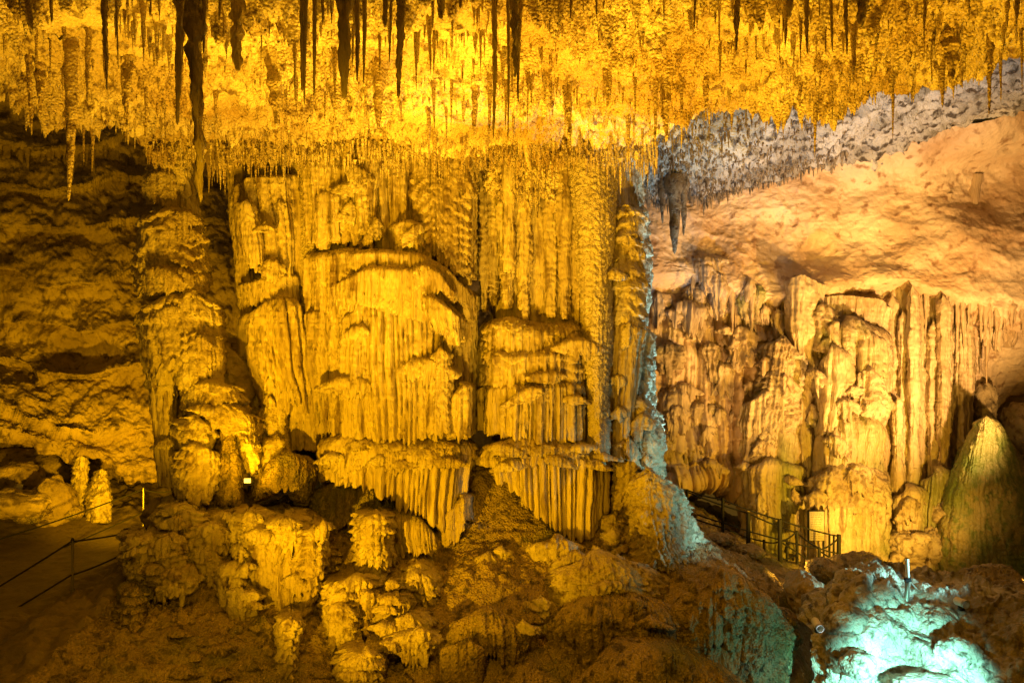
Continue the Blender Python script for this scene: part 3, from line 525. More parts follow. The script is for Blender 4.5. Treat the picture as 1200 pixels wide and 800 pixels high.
t1(f1, [[(146,690),(158,684),(172,700)],[(146,715),(168,715)],[(150,740),(164,740)]], 13.6, .5, seed=117, mat=MUD)
def fcore(p, *L, mat=None):
    for j, (x, y, Y, r) in enumerate(L):
        v, f = blob_geo(P(x, y, Y+.35), np.array(r)*.86, amp=.14, seed=900+j+int(x), n=60, sh=.16, h=.2); mesh('core', v, f, mat or LUMP, p)
fcore(f1, (178,662,15.3,(.62,.6,.62)), (205,665,15.0,(.45,.5,.5)), (165,690,14.7,(.22,.3,.4)), (210,700,14.2,(.35,.4,.3)))
f2 = form('long rubbly flowstone ledge between the shelf and the big vase shaped flowstone', (-5.3, 14.8, 1.1))
t1(f2, [[(188,592),(205,580),(222,598)],[(186,612),(222,612)],[(192,628),(218,628)]], 15.4, .7, seed=120)
t1(f2, [[(186,604),(215,596),(250,606)],[(186,618),(252,618)],[(192,634),(250,632)]], 15.2, .9, seed=121)
t1(f2, [[(212,618),(240,608),(275,620)],[(212,632),(278,632)],[(220,650),(250,654),(276,646)]], 15.0, .95, seed=122)
t1(f2, [[(240,602),(262,596),(286,606)],[(240,614),(286,614)],[(244,630),(282,628)]], 15.2, .8, seed=123)
t1(f2, [[(224,650),(245,644),(268,656)],[(224,660),(268,664)],[(230,676),(262,676)]], 14.7, .7, seed=124)
t1(f2, [[(250,664),(270,652),(296,664)],[(248,678),(296,680)],[(256,692),(292,696)]], 14.5, .9, seed=125)
t1(f2, [[(258,694),(275,684),(300,692)],[(258,702),(302,702)],[(270,718),(298,714)]], 14.2, .8, seed=126)
t1(f2, [[(204,600),(222,590),(240,602)],[(204,610),(240,610)],[(210,622),(236,622)]], 14.9, .6, seed=127, fl=.01)
fcore(f2, (225,630,15.8,(.85,.8,.65)), (262,640,15.6,(.6,.7,.7)), (265,680,14.9,(.5,.6,.55)), (240,672,14.9,(.4,.5,.4)), (290,710,14.3,(.4,.5,.5)))
f3 = form('big vase shaped flowstone cup with rippled sides tapering to a foot, lower left of centre', (-3.7, 14.0, .6))
t1(f3, [[(276,606),(290,590),(310,604)],[(274,622),(312,622)],[(278,636),(310,634)]], 14.6, .7, seed=130)
t1(f3, [[(300,612),(330,600),(362,608)],[(300,622),(364,622)],[(304,638),(362,638)]], 14.8, 1.0, seed=131)
t1(f3, [[(274,640),(300,628),(345,630),(380,614)],[(282,662),(376,652)],[(298,698),(364,690)],[(322,732),(352,730)]], 14.9, 1.15, fl=.08, w=.16, sh=.03, h=.5, tip=.2, seed=132, mat=FLOW, phm=2.8)
t1(f3, [[(352,622),(368,610),(381,618)],[(352,640),(380,640)],[(350,690),(372,690)],[(344,735),(352,735)]], 14.5, .8, fl=.06, w=.12, seed=133, mat=FLOW, phm=2.6)
t1(f3, [[(274,640),(282,634),(292,644)],[(272,648),(292,650)],[(276,658),(290,658)]], 14.2, .4, seed=134)
t1(f3, [[(332,726),(340,716),(350,728)],[(326,750),(350,750)],[(322,775),(346,775)],[(320,815),(342,815)]], 13.3, .5, seed=135, sh=.07, nz=.12)
t1(f3, [[(294,726),(306,716),(322,730)],[(292,742),(326,742)],[(296,756),(320,754)]], 13.8, .6, seed=136, fl=.01, mat=MUD)
fcore(f3, (328,625,15.4,(.75,.6,.5)), (310,750,13.9,(.45,.5,.45)), (350,770,13.7,(.5,.5,.5)), mat=LUMP)
f4 = form('rough knobbly stone pedestal with drip pointed foot, right of the vase shaped flowstone', (-2.2, 14.0, .6))
t1(f4, [[(421,606),(440,596),(459,606)],[(420,620),(460,620)],[(423,640),(456,640)],[(422,664),(458,662)]], 14.9, .75, sh=.09, h=.18, seed=140)
t1(f4, [[(422,662),(438,656),(454,664)],[(422,672),(454,672)],[(424,690),(450,688)]], 14.7, .6, seed=141)
t1(f4, [[(382,690),(410,668),(448,676)],[(380,700),(446,700)],[(384,725),(420,720),(442,705)]], 14.5, 1.0, fl=.06, tip=.3, seed=142)
t1(f4, [[(414,690),(428,682),(444,700)],[(414,712),(442,712)],[(426,745),(436,745)]], 14.1, .6, fl=.06, tip=.1, seed=143, mat=FLOW)
t1(f4, [[(380,708),(395,700),(422,712)],[(380,728),(424,728)],[(384,752),(404,758),(422,742)]], 14.0, .8, fl=.04, tip=.2, seed=144)
t1(f4, [[(440,700),(460,690),(486,700)],[(442,712),(486,710)],[(446,735),(480,718)]], 14.2, .8, fl=.05, tip=.2, seed=145)
t1(f4, [[(450,690),(480,664),(514,668)],[(455,700),(518,695)],[(470,705),(500,720),(520,705)]], 14.9, .9, seed=146)
t1(f4, [[(464,670),(490,655),(512,662)],[(464,680),(512,680)],[(470,692),(508,690)]], 15.1, .8, seed=147)
fcore(f4, (425,700,14.9,(.55,.5,.7)), (480,705,15.1,(.75,.6,.55)), (400,735,14.3,(.35,.4,.45)), (400,660,15.4,(.4,.5,.5)), (458,725,14.6,(.4,.4,.5)))
f5 = form('low rounded flowstone hump with mossy top and fine fringe, bottom left of centre', (-1.9, 12.8, -.1))
t1(f5, [[(446,750),(470,734),(506,740),(518,752)],[(444,758),(518,762)],[(452,768),(485,776),(514,766)]], 13.6, 1.0, seed=150, tip=.2, fl=.05)
t1(f5, [[(455,728),(475,716),(500,722)],[(452,738),(504,738)],[(456,748),(502,748)]], 13.8, .8, seed=151)
t1(f5, [[(405,770),(430,755),(450,765)],[(400,785),(450,785)],[(398,815),(448,815)]], 13.0, .8, seed=152)
t1(f5, [[(366,640),(378,634),(390,645)],[(366,655),(392,655)],[(368,668),(390,668)]], 14.9, .5, seed=155, mat=MUD)

# ---- small fringed ledges growing out of the surfaces behind them
def fringes(par, n, box, wr, hr, mat, seed, name='fringe', own=None, tilt=0., bul=(.22, .4), emb=.78, **k):
    bpy.context.view_layer.update(); dg = bpy.context.evaluated_depsgraph_get(); rg = random.Random(seed); todo = []; put = 0; tries = 0
    while put < n and tries < n*12:
        tries += 1; x = rg.uniform(box[0], box[2]); y = rg.uniform(box[1], box[3]); w = rg.uniform(*wr); h = rg.uniform(*hr); ok = True; ys = []
        for xx in (x-w*.35, x, x+w*.35):
            hit = S.ray_cast(dg, (0, 0, CZ), Vector(V(xx, y, 10))-Vector((0, 0, CZ)))
            if not hit[0]: ok = False; break
            o = hit[4]; r_ = o.parent or o
            if own is not None and r_.name not in own: ok = False; break
            ys.append(hit[1][1])
        if not ok or max(ys)-min(ys) > .55: continue
        if any(abs(x-a) < (w+c)*.36 and abs(y-b) < (h+d)*.42 for a, b, c, d in todo): continue
        todo.append((x, y, w, h)); b = rg.uniform(*bul); Yt = min(ys)+b*emb; sl = rg.uniform(-1, 1)*h*.5+tilt*h
        kk = dict(fl=.035, w=.09, fl2=.02, sh=.05, h=.12, nz=.05, tip=.16, shin=.25, shh=.12, ret=.25, phm=1.9, e=.9, seed=seed+put*3); kk.update(k)
        tier(name, [[(x-w/2, y+h*.1-sl), (x-w*.2, y-h*.35-sl*.4), (x+w*.15, y-h*.4+sl*.3), (x+w/2, y+sl)], [(x-w/2, y+h*.3-sl), (x+w/2, y+h*.25+sl)],
                    [(x-w*.45, y+h*.45-sl), (x-w*.1, y+h*rg.uniform(.5, .9)), (x+w*.2, y+h*rg.uniform(.4, .8)), (x+w*.44, y+h*.4+sl)]], Yt, b, mat, par, **kk); put += 1
fringes(mc, 4, (385, 325, 545, 470), (34, 80), (14, 46), FLOW, 1, own=[mc.name], e=.7)
fringes(mc, 4, (575, 390, 680, 470), (30, 70), (12, 24), FLOW, 2, own=[mc.name], e=.7)
fringes(mc, 5, (362, 195, 550, 285), (16, 44), (12, 30), LUMP, 3, own=[mc.name])
fringes(mc, 9, (380, 516, 552, 545), (26, 60), (10, 18), LUMP, 4, own=[mc.name])
fringes(mc, 8, (566, 520, 710, 545), (26, 56), (9, 16), LUMP, 5, own=[mc.name])
fringes(mc, 8, (716, 250, 770, 600), (14, 34), (12, 26), LUMP, 6, own=[mc.name])
fringes(sc, 5, (280, 220, 366, 520), (14, 40), (12, 26), FLOW, 7, own=[sc.name])
fringes(lc, 8, (166, 210, 300, 580), (26, 60), (10, 22), LUMP, 8, own=[lc.name], nz=.05)
for i, f_ in enumerate((f1, f2, f3, f4, f5)):
    bx = [(144, 625, 225, 690), (186, 590, 300, 710), (274, 600, 380, 730), (384, 606, 515, 750), (340, 730, 520, 800)][i]
    fringes(f_, [6, 9, 4, 8, 4][i], bx, (22, 56), (9, 20), LUMP, 20+i, own=[q.name for q in (f1, f2, f3, f4, f5)], tip=.2, fl=.05, w=.08)
fl_names = [o.name for o in COL.objects if o.name.startswith('cave_floor')]+[ap.name, mc.name]
fringes(ap, 5, (470, 640, 780, 745), (26, 84), (9, 20), MUD, 31, own=fl_names, nz=.10, tip=.16, bul=(.3, .6), emb=.85)
fringes(ap, 4, (560, 630, 730, 740), (20, 60), (8, 16), LUMP, 32, own=fl_names, nz=.10, tip=.14, bul=(.25, .5), emb=.85)
fringes(ap, 5, (780, 660, 930, 780), (16, 48), (10, 24), MUD, 33, own=fl_names, nz=.12, tip=.14, bul=(.25, .5), tilt=.6, emb=.85)
fringes(ap, 12, (150, 700, 520, 800), (18, 60), (6, 13), MUD, 34, own=fl_names, nz=.10, tip=.08, bul=(.2, .45), emb=.88)
# ================================================================== RIGHT SIDE FORMATIONS
rp = rock('peachy flowstone', (.52, .41, .28), (.42, .30, .18), (.28, .19, .11), stretch=.2, thr=.58)
def r2(p, rows, Y, b, nm='curtain', **k):
    k.setdefault('fl', .07); k.setdefault('w', .2); k.setdefault('fl2', .03); k.setdefault('w2', .07); k.setdefault('tip', .18); k.setdefault('nz', .10); k.setdefault('shin', .4); k.setdefault('shh', .22)
    return tier(nm, rows, Y, b, k.pop('mat', FLOR), p, **k)
ra = empty('flowstone_curtain', (7.2, 23, -1), 'tall rippled flowstone curtain behind the right fence, left of the notice board', 'flowstone curtain')
r2(ra, [[(870,470),(905,452),(940,470)],[(866,540),(942,540)],[(868,600),(944,600)],[(872,665),(944,672)]], 23.4, 1.2, seed=200, sh=.03, h=.8)
r2(ra, [[(898,400),(920,390),(950,420)],[(890,440),(948,440)],[(880,480),(945,490)],[(872,520),(944,530)]], 23.5, 1.3, seed=201, sh=.09, h=.22, mat=LUMR)
r2(ra, [[(874,545),(905,535),(944,545)],[(872,570),(944,570)],[(874,590),(910,605),(944,595)]], 23.1, 1.3, seed=202, sh=.03)
r2(ra, [[(920,330),(940,320),(962,335)],[(924,400),(958,400)],[(930,470),(956,470)],[(934,560),(952,560)],[(934,672),(950,676)]], 23.1, .7, 'pillar', seed=203, phm=2.4, shin=0, fl=.04)
rb = empty('flowstone_curtain', (9.2, 23, -1.4), 'broad hooded flowstone curtain with draped domes right above the notice board', 'flowstone curtain')
r2(rb, [[(945,350),(985,345),(1030,350),(1048,370)],[(944,450),(1050,450)],[(942,560),(1050,560)],[(948,672),(1050,680)]], 23.7, 1.0, 'core', seed=210, shin=0)
r2(rb, [[(950,360),(965,352),(984,362)],[(948,385),(986,385)],[(950,410),(984,408)]], 23.3, 1.0, seed=211, sh=.06, mat=LUMR)
r2(rb, [[(968,384),(1000,366),(1044,384)],[(966,400),(1046,410)],[(970,415),(1000,425),(1046,430)]], 23.4, 1.3, seed=212, shin=.9, shh=.5, sh=.05, mat=LUMR)
r2(rb, [[(956,420),(975,400),(1000,408),(1012,425)],[(954,445),(1010,445)],[(957,465),(1000,460)],[(957,510),(990,505)]], 23.2, 1.35, seed=213, shin=.8, shh=.6)
r2(rb, [[(996,440),(1020,425),(1040,450),(1046,470)],[(994,455),(1044,475)],[(992,480),(1034,498)]], 23.2, 1.35, seed=214, sh=.08, h=.25, shin=.6, mat=LUMR)
r2(rb, [[(960,500),(990,478),(1034,486),(1040,500)],[(956,515),(1040,520)],[(952,560),(1036,560)],[(952,598),(990,590),(1036,600)]], 23.2, 1.5, seed=215, shin=.6, shh=.5)
r2(rb, [[(944,560),(975,545),(1010,540),(1040,550)],[(944,575),(1040,575)],[(946,596),(1000,600),(1040,598)]], 23.0, 1.5, seed=216, sh=.08, mat=LUMR)
r2(rb, [[(946,596),(1000,586),(1040,592)],[(946,620),(1040,620)],[(948,664),(1000,678),(1040,680)]], 23.0, 1.5, seed=217, fl=.09, w=.22)
r2(rb, [[(1008,395),(1020,385),(1036,395)],[(1006,420),(1040,420)],[(1008,440),(1038,442)]], 22.9, 1.0, seed=218)
r2(rb, [[(1012,560),(1024,552),(1040,562)],[(1012,600),(1040,600)],[(1012,680),(1042,686)]], 22.5, .8, 'pillar', seed=219, sh=.07, h=.3, phm=2.4, mat=LUMR)
rc = empty('flowstone_curtain', (11.3, 23, -1.4), 'row of tall straight organ pipe columns left of the mossy cone', 'flowstone curtain')
for i, (x0, x1, y0, y1) in enumerate([(1040,1052,350,590),(1052,1066,370,600),(1064,1076,340,590),(1074,1092,395,560),(1088,1102,380,600),(1100,1112,350,560),(1108,1124,370,570),(1120,1138,365,570),(1046,1060,470,600)]):
    r2(rc, [[(x0,y0),((x0+x1)/2,y0-8),(x1,y0)],[(x0-1,(y0*2+y1)/3),(x1+2,(y0*2+y1)/3)],[(x0,(y0+2*y1)/3),(x1,(y0+2*y1)/3)],[(x0-1,y1),(x1,y1)]], 23.5-.25*(i % 3), .45, 'column', seed=220+i, fl=.05, w=.12, sh=.03, h=.3, phm=2.8, shin=.2, nz=.08, mat=FLOR)
r2(rc, [[(1042,580),(1070,568),(1105,574)],[(1042,600),(1106,600)],[(1046,640),(1075,650),(1104,636)]], 23.3, 1.3, seed=230, sh=.04)
r2(rc, [[(1078,560),(1110,545),(1135,560)],[(1076,590),(1134,590)],[(1078,625),(1105,634),(1126,620)]], 23.2, 1.2, seed=231)
r2(rc, [[(1030,340),(1050,330),(1110,335),(1145,350)],[(1030,365),(1142,370)],[(1034,385),(1075,395),(1110,390),(1140,400)]], 24.0, .9, seed=232, tip=.7, fl=.08)
cone = empty('stalagmite_cone', (13.1, 21.8, -1.1), 'broad mossy green flowstone cone at far right, pointed top, rippled foot', 'stalagmite')
r2(cone, [[(1146,490),(1156,486),(1168,490)],[(1122,535),(1188,535)],[(1106,580),(1204,580)],[(1098,625),(1220,625)],[(1092,672),(1238,672)]], 22.8, 1.8, 'body', seed=240, mat=GREN, fl=.03, fl2=.012, sh=.022, h=.16, phm=3.1, shin=.1, shh=.1, tip=.05)
r2(cone, [[(1120,612),(1150,600),(1200,612)],[(1118,625),(1204,625)],[(1122,640),(1160,646),(1200,640)]], 22.6, 1.4, 'skirt', seed=241, sh=.05, fl=.04, w=.12, mat=LUMR)
base = empty('lumpy_flowstone', (11.6, 21.8, -1.3), 'heap of rounded lumpy flowstone at the foot of the organ pipe columns', 'flowstone')
for i, (x, y, r, h) in enumerate([(1062,640,22,20),(1088,640,20,26),(1106,626,18,22),(1120,600,18,20),(1100,600,14,12),(1090,658,30,10),(1068,662,26,12),(1112,655,20,10)]):
    v, f = blob_geo(P(x, y, 22.0+.15*(i % 3)), (r/FPX*22, .55, h/FPX*22), amp=.28, seed=250+i, n=34, sh=.05, h=.2); mesh('lump', v, f, LUMR, base)
# rough slope of small curtains on the upper left of the right wall
rd = empty('hanging_flowstone', (5.2, 23, 1.5), 'rough peach flowstone slope with short hanging drapes right of the central column', 'flowstone')
for i, (x0, x1, y0, y1) in enumerate([(770,800,400,440),(785,830,350,380),(800,858,296,330),(800,830,330,385),(830,858,318,362),(770,812,452,500),(800,850,470,520),(830,880,420,462),(850,890,380,425),(770,800,505,548),(845,880,480,540),(876,905,352,392),(862,900,330,372),(900,925,360,400),(770,790,540,566),(820,850,400,440),(880,925,420,470),(760,785,340,380),(790,840,520,556),(842,868,540,572),(1150,1200,375,402),(905,935,440,470)]):
    xm = (x0+x1)/2
    r2(rd, [[(x0+2,y0+5),(xm-4,y0),(x1,y0+4)],[(x0,y0*.6+y1*.4),(x1,y0*.6+y1*.4)],[(x0+4,y1-6),(xm,y1+6),(x1-5,y1-8)]], 23.4+.1*(i % 4), .55, 'drape', seed=300+i, mat=(rp if i % 3 else LUMR), sh=.04, h=.2, tip=.35, shin=.6, shh=.3, nz=.16, ret=.5)
for p_, bx, n_ in ((rd, (770, 300, 930, 560), 16), (ra, (868, 400, 944, 650), 5), (rb, (944, 360, 1040, 660), 9), (base, (1045, 590, 1120, 665), 4)):
    fringes(p_, n_, bx, (14, 40), (10, 26), LUMR if p_ is not rd else rp, 40+n_, own=[q.name for q in (ra, rb, rc, rd, base)]+['cave_wall.001'], tip=.3, sh=.07, h=.18, fl=.05, w=.14, bul=(.25, .5))
# dark wedge and shadow slab behind the cone, far right rocks
def bl(label, px, py, Y, r, mat, name='boulder', cat='boulder', group=None, **k):
    o = blob(name, px, py, Y, r, mat, **k); return tag(o, label, cat, group)
bl('dark upright boulder wedged between the organ pipes and the mossy cone', 1147, 478, 24.0, (.45, .7, .85), WALLD, seed=401, amp=.3)
bl('dark slab standing in for the slanting shadow behind the mossy cone', 1184, 545, 24.6, (.65, .6, 1.6), WALLD, seed=402, amp=.2)  # dark body put where a slanting band of shade lies
bl('rounded mossy brown rock at the right frame edge behind the cone', 1208, 505, 24.2, (.75, .8, .9), LUMR, seed=403, amp=.25)
bl('dark cave boulder under the pink wall at the top of the right fence', 862, 545, 23.8, (.45, .7, .85), WALLD, seed=404, amp=.2)
for i, (x, y, rx, rz, t) in enumerate([(1000,668,.62,.38,'dark rounded boulder at the foot of the right fence end'), (942,694,.32,.40,'near black boulder with a round hole at the head of the dark gap'),
       (965,668,.34,.25,'small dark boulder behind the near black one'), (846,632,.30,.14,'low dark stone beside the right path, near the second fence post'),
       (880,646,.32,.14,'flat dark stone right of the low dark one beside the path'), (1110,700,.55,.38,'brown rounded boulder right of the thin pole'), (1150,700,.75,.55,'large rough boulder right of the brown rounded one'),
       (1185,712,.6,.5,'dark rough boulder at the right frame edge behind the white cylinder lamp'), (800,600,.3,.25,'small brown stone against the central column foot by the fence')]):
    Yd = [17.5, 15.2, 16.6, 19.0, 19.0, 14.6, 14.6, 14.2, 19][i]
    bl(t, x, y, Yd, (rx, .5, rz), MUD if i not in (1,) else WALLD, seed=410+i, amp=.26)

# ---- lit rock slab in the lower right: a steep broken rock face
def db(x, y, z):
    q = z/.34+1.3*noise(x*1.1, y*1.1, z*.8, 71)+.5*noise(x*3, y*3, z*3, 73)
    return .09*((1-(q-np.floor(q)))-.5)*np.clip(noise(x, y, z, 75)*2+.5, .1, 1)+.22*fbm(x, y, z, 1.0, 5, 72)+.13*billow(x, y, z, 2.0, 4, 74)
bs = sheet('broken_rock', [[(930,720,15.4),(985,664,14.4),(1060,660,14.4),(1130,678,14.2),(1200,682,14.0),(1330,682,13.8)],
    [(932,722,14.2),(985,676,13.4),(1060,678,13.4),(1130,696,13.0),(1200,700,12.8),(1330,700,12.4)],
    [(952,740,13.0),(985,700,12.8),(1060,706,12.7),(1130,722,12.4),(1200,730,12.1),(1330,730,11.6)],
    [(955,765,12.7),(985,740,12.4),(1060,745,12.3),(1130,756,12.0),(1200,762,11.7),(1330,765,11.1)],
    [(955,810,12.5),(985,795,12.1),(1060,790,11.9),(1130,790,11.6),(1200,795,11.3),(1330,800,10.8)],
    [(955,900,12.3),(985,870,11.8),(1060,860,11.4),(1130,860,11.2),(1200,865,11.0),(1330,870,10.5)]], BOUL, .85, db, tagk=None)
tag(bs, 'large broken rock slope in the lower right corner lit by turquoise light', 'rock')
bl('rounded rock knob on the left shoulder of the turquoise lit slope', 988, 730, 12.5, (.36, .30, .30), BOUL, seed=430, amp=.18)
bl('egg shaped stone low on the turquoise lit slope', 1006, 778, 11.9, (.26, .25, .20), BOUL, seed=431, amp=.2)
bl('angular stone right of the brightest turquoise patch', 1124, 764, 11.8, (.32, .25, .22), BOUL, seed=432, amp=.3)
bl('small rounded stone atop the turquoise lit slope', 1098, 728, 12.5, (.16, .16, .16), BOUL, seed=433, amp=.25)
bl('flat pale stone at the bottom frame edge in the turquoise light', 1085, 800, 11.5, (.50, .25, .12), BOUL, seed=434, amp=.2)

# ---- far left rocks
for i, (x, y, r, Yd, t) in enumerate([(12,590,(.9,.6,.35),19.5,'low dark boulder at the left frame edge behind the path'), (62,590,(.55,.6,.7),20.8,'big dark round boulder left of the two stalagmites'),
     (20,560,(.7,.6,.45),21.3,'dark ledge boulder carrying the small white lamp at far left'), (84,600,(.3,.3,.22),20.9,'small brown stone before the stalagmites'), (40,604,(.4,.4,.2),20,'small dark stone near the path at far left'),
     (183,606,(.28,.3,.42),17.4,'smooth leaning boulder by the far rope post'), (60,545,(2.2,1.0,.55),23.2,'long sloping dark rock shelf under the left wall')]):
    bl(t, x, y, Yd, r, WALLD if i in (0,1,2,5,6) else MUD, seed=440+i, amp=.2)
def stalag(label, rows, Y, b, seed):
    o = tier('stalagmite', rows, Y, b, LUMP, None, fl=.02, w=.1, sh=.07, h=.16, nz=.08, phm=3.14, shin=.15, shh=.1, tip=.02, seed=seed, pop=.02, e=1); return tag(o, label, 'stalagmite')
stalag('taller knobbly stalagmite of the pair by the left path, lumpy pointed top', [[(90,536),(95,531),(100,536)],[(86,555),(104,553)],[(83,575),(108,572)],[(85,600),(105,600)]], 21.6, .28, 1)
stalag('shorter flat topped stalagmite of the pair by the left path, wider foot', [[(113,550),(119,548),(125,550)],[(110,575),(127,575)],[(106,590),(130,595)],[(104,612),(132,612)]], 21.2, .3, 2)

# ================================================================== STALACTITES
rng = random.Random(5)
BIG = [ # px, root py (<=0: above the frame), tip py, px width, depth, knobbly, label
 (208,-90,148,15,7.2,.25,'long dark dagger stalactite left of the thick knobbly one'),(228,-110,236,22,6.9,.45,'thickest dark knobbly stalactite, hanging before the left columns'),
 (240,-90,62,9,6.9,.2,'short dark prong right of the thickest knobbly stalactite'),(238,40,140,14,7.1,.6,'crooked dark side branch on the thickest stalactite'),
 (123,-60,105,8,7.6,.4,'thin dark stalactite with a knot halfway, upper left'),(135,-60,80,4,7.6,.15,'thin straight dark straw beside the knotted one'),
 (62,-60,28,9,7.4,.2,'short dark stalactite at the top left corner'),(23,-60,24,5,7.6,.2,'tiny dark tip nearest the top left corner'),(176,-60,20,5,7.6,.2,'tiny dark tip between the knotted and the dagger stalactites'),
 (256,-60,25,9,7.4,.2,'short wedge right of the thickest stalactite'),(279,-40,85,20,8.2,.5,'ragged brown stalactite with blunt frilly end, left of the dark trio'),
 (354,-80,108,11,7.2,.15,'left blade of the dark trio over the central column'),(361,-80,124,8,7.2,.1,'long middle blade of the dark trio'),(368,-80,114,8,7.3,.15,'right blade of the dark trio'),
 (378,-60,30,8,7.3,.3,'stub right of the dark trio'),(401,-80,118,24,7.0,.25,'broad dark stalactite between the trio and the frilly row'),(415,-60,95,10,7.4,.2,'pale brown companion of the broad dark stalactite'),
 (425,-30,100,8,7.6,.2,'slim stalactite right of the broad dark one'),(450,-60,34,14,7.2,.5,'stubby lumpy dark stalactite at top centre left'),(457,-40,75,6,7.4,.2,'slim tip below the stubby lumpy one'),
 (470,-70,116,13,7.2,.5,'dark bumpy stalactite at top centre left'),(515,-60,22,18,7.4,.5,'ragged dark clump at the top edge left of centre'),(541,-60,10,12,7.4,.5,'small ragged dark clump at the top edge centre'),
 (600,-70,92,13,7.3,.7,'knotted dark stalactite with a swollen end at top centre'),(594,-50,168,5,8.0,.2,'long thin straw behind the knotted swollen one'),(577,-40,162,8,8.2,.3,'long bumpy straw left of the knotted swollen one'),
 (610,-20,122,7,8.2,.25,'slim brown spike right of the knotted swollen one'),(668,-60,22,6,7.6,.2,'small dark tip at the top edge right of centre'),(697,-60,20,6,7.6,.2,'second small dark tip at the top edge right of centre'),
 (815,-60,36,5,7.6,.15,'thin dark spike at the top edge over the grey roof'),(865,-60,60,10,7.6,.5,'ragged dark spike at the top over the grey roof'),(923,-60,22,16,7.4,.5,'blunt dark stub at the top right of centre'),
 (945,-60,64,7,7.6,.4,'slim dark spike at upper right'),(973,-60,62,6,7.8,.2,'smooth dark spike at upper right'),(992,-60,66,7,7.6,.3,'long dark spike left of the blunt block at upper right'),(1011,-60,32,20,7.4,.5,'blunt dark block at the top of the upper right'),
 (1084,-60,22,6,7.8,.3,'small dark tip near the top right corner'),(1190,-60,30,8,7.8,.4,'dark spike nearest the top right corner'),
 (82,44,236,20,10.0,.18,'long pale stalactite hanging before the dark left wall'),(34,60,158,8,10.6,.4,'slim pale stalactite with a narrow tip, far left'),(47,66,136,13,10.8,.4,'short pale stalactite beside the slim one at far left'),
 (104,14,120,9,9.4,.35,'pale knobbly stalactite right of the long pale one'),(150,55,152,14,10.4,.6,'frilly brown stalactite at the left ceiling lip'),(170,75,172,6,11.2,.2,'thin pale straw at the left ceiling lip'),
 (445,72,152,22,10.9,.3,'brown cone stalactite with a bulky head, upper centre left'),(322,55,150,22,10.6,.5,'ragged brown stalactite above the second column'),(575,60,166,8,11.0,.2,'thin pale straw over the fissure'),
 (622,50,122,9,10.4,.25,'brown spike in the bright patch right of centre'),(664,45,200,13,11.0,.35,'long bumpy brown stalactite right of centre'),(557,85,160,12,11.6,.35,'brown icicle over the central column fissure'),
 (712,58,126,14,10.6,.4,'forked brown stalactite above the grainy pillar'),(780,78,166,17,11.4,.35,'tapering brown stalactite at the right end of the bright roof'),(1160,28,134,9,9.8,.35,'long bright yellow stalactite hanging before the white roof'),
 (1115,12,96,22,9.4,.6,'ragged dark brown stalactite at upper right'),(938,70,126,9,11.0,.3,'bright yellow spike before the grey roof'),(828,80,142,9,11.2,.3,'bright yellow spike at the left of the grey roof'),
 (1046,70,116,14,10.8,.5,'frilly bright yellow stalactite before the grey roof'),(768,70,172,8,11.3,.2,'thin yellow straw beside the tapering brown stalactite')]
for i, (x, y0, y1, w, Y, lump, lab) in enumerate(BIG):
    L = (y1-y0)/FPX*Y; r = w/FPX*Y*.5; top = P(x, y0, Y); zc_ = float(zceil(np.array([[top[0]]]), np.array([[Y]]))[0, 0])
    L += max(0, zc_+.1-top[2]); top[2] = max(top[2], zc_+.1)
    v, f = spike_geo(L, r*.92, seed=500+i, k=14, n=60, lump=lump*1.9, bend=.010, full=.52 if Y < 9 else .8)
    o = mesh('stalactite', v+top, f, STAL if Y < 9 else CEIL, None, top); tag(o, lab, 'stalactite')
# individually built smaller stalactites, sharing a few shapes
lib = [spike_geo(1, .06, seed=700+i, k=7, n=12, lump=.5, bend=.01) for i in range(10)]
lme = []
for v, f in lib:
    o_ = mesh('stalactite', v, f, CEIL, None, (0, 0, 0)); lme.append(o_.data); bpy.data.objects.remove(o_)
n = 0
while n < 210:
    Y = rng.uniform(8.2, 15.2); px = rng.uniform(-20, 1220); x = (px-600)/FPX*Y
    if lipdist(np.array([[x]]), np.array([[Y]]))[0, 0] > .25: continue
    L = rng.choice([.22, .3, .4, .55, .8])*rng.uniform(.8, 1.3)*(.7+.3*Y/12)
    z = float(zceil(np.array([[x]]), np.array([[Y]]))[0, 0])+.12
    o = bpy.data.objects.new('stalactite', rng.choice(lme)); COL.objects.link(o); o.location = (x, Y, z)
    th = rng.uniform(.35, .95); o.scale = (th, th, L); o.rotation_euler = (0, 0, rng.random()*6.28)
    sz = 'tiny' if L < .3 else ('middling' if L < .5 else 'long'); dp = 'front' if Y < 11.2 else 'rear'
    rg = ['over the dark left wall', 'above the two left columns', 'above the left half of the central column', 'above the right half of the central column', 'before the grey speckled roof'][min(4, max(0, int((px < 165)*0+(165 <= px < 350)*1+(350 <= px < 560)*2+(560 <= px < 750)*3+(px >= 750)*4)))]
    tag(o, f'{sz} yellow stalactite on the {dp} roof {rg}', 'stalactite', f'{sz} stalactites on the {dp} roof {rg}'); n += 1
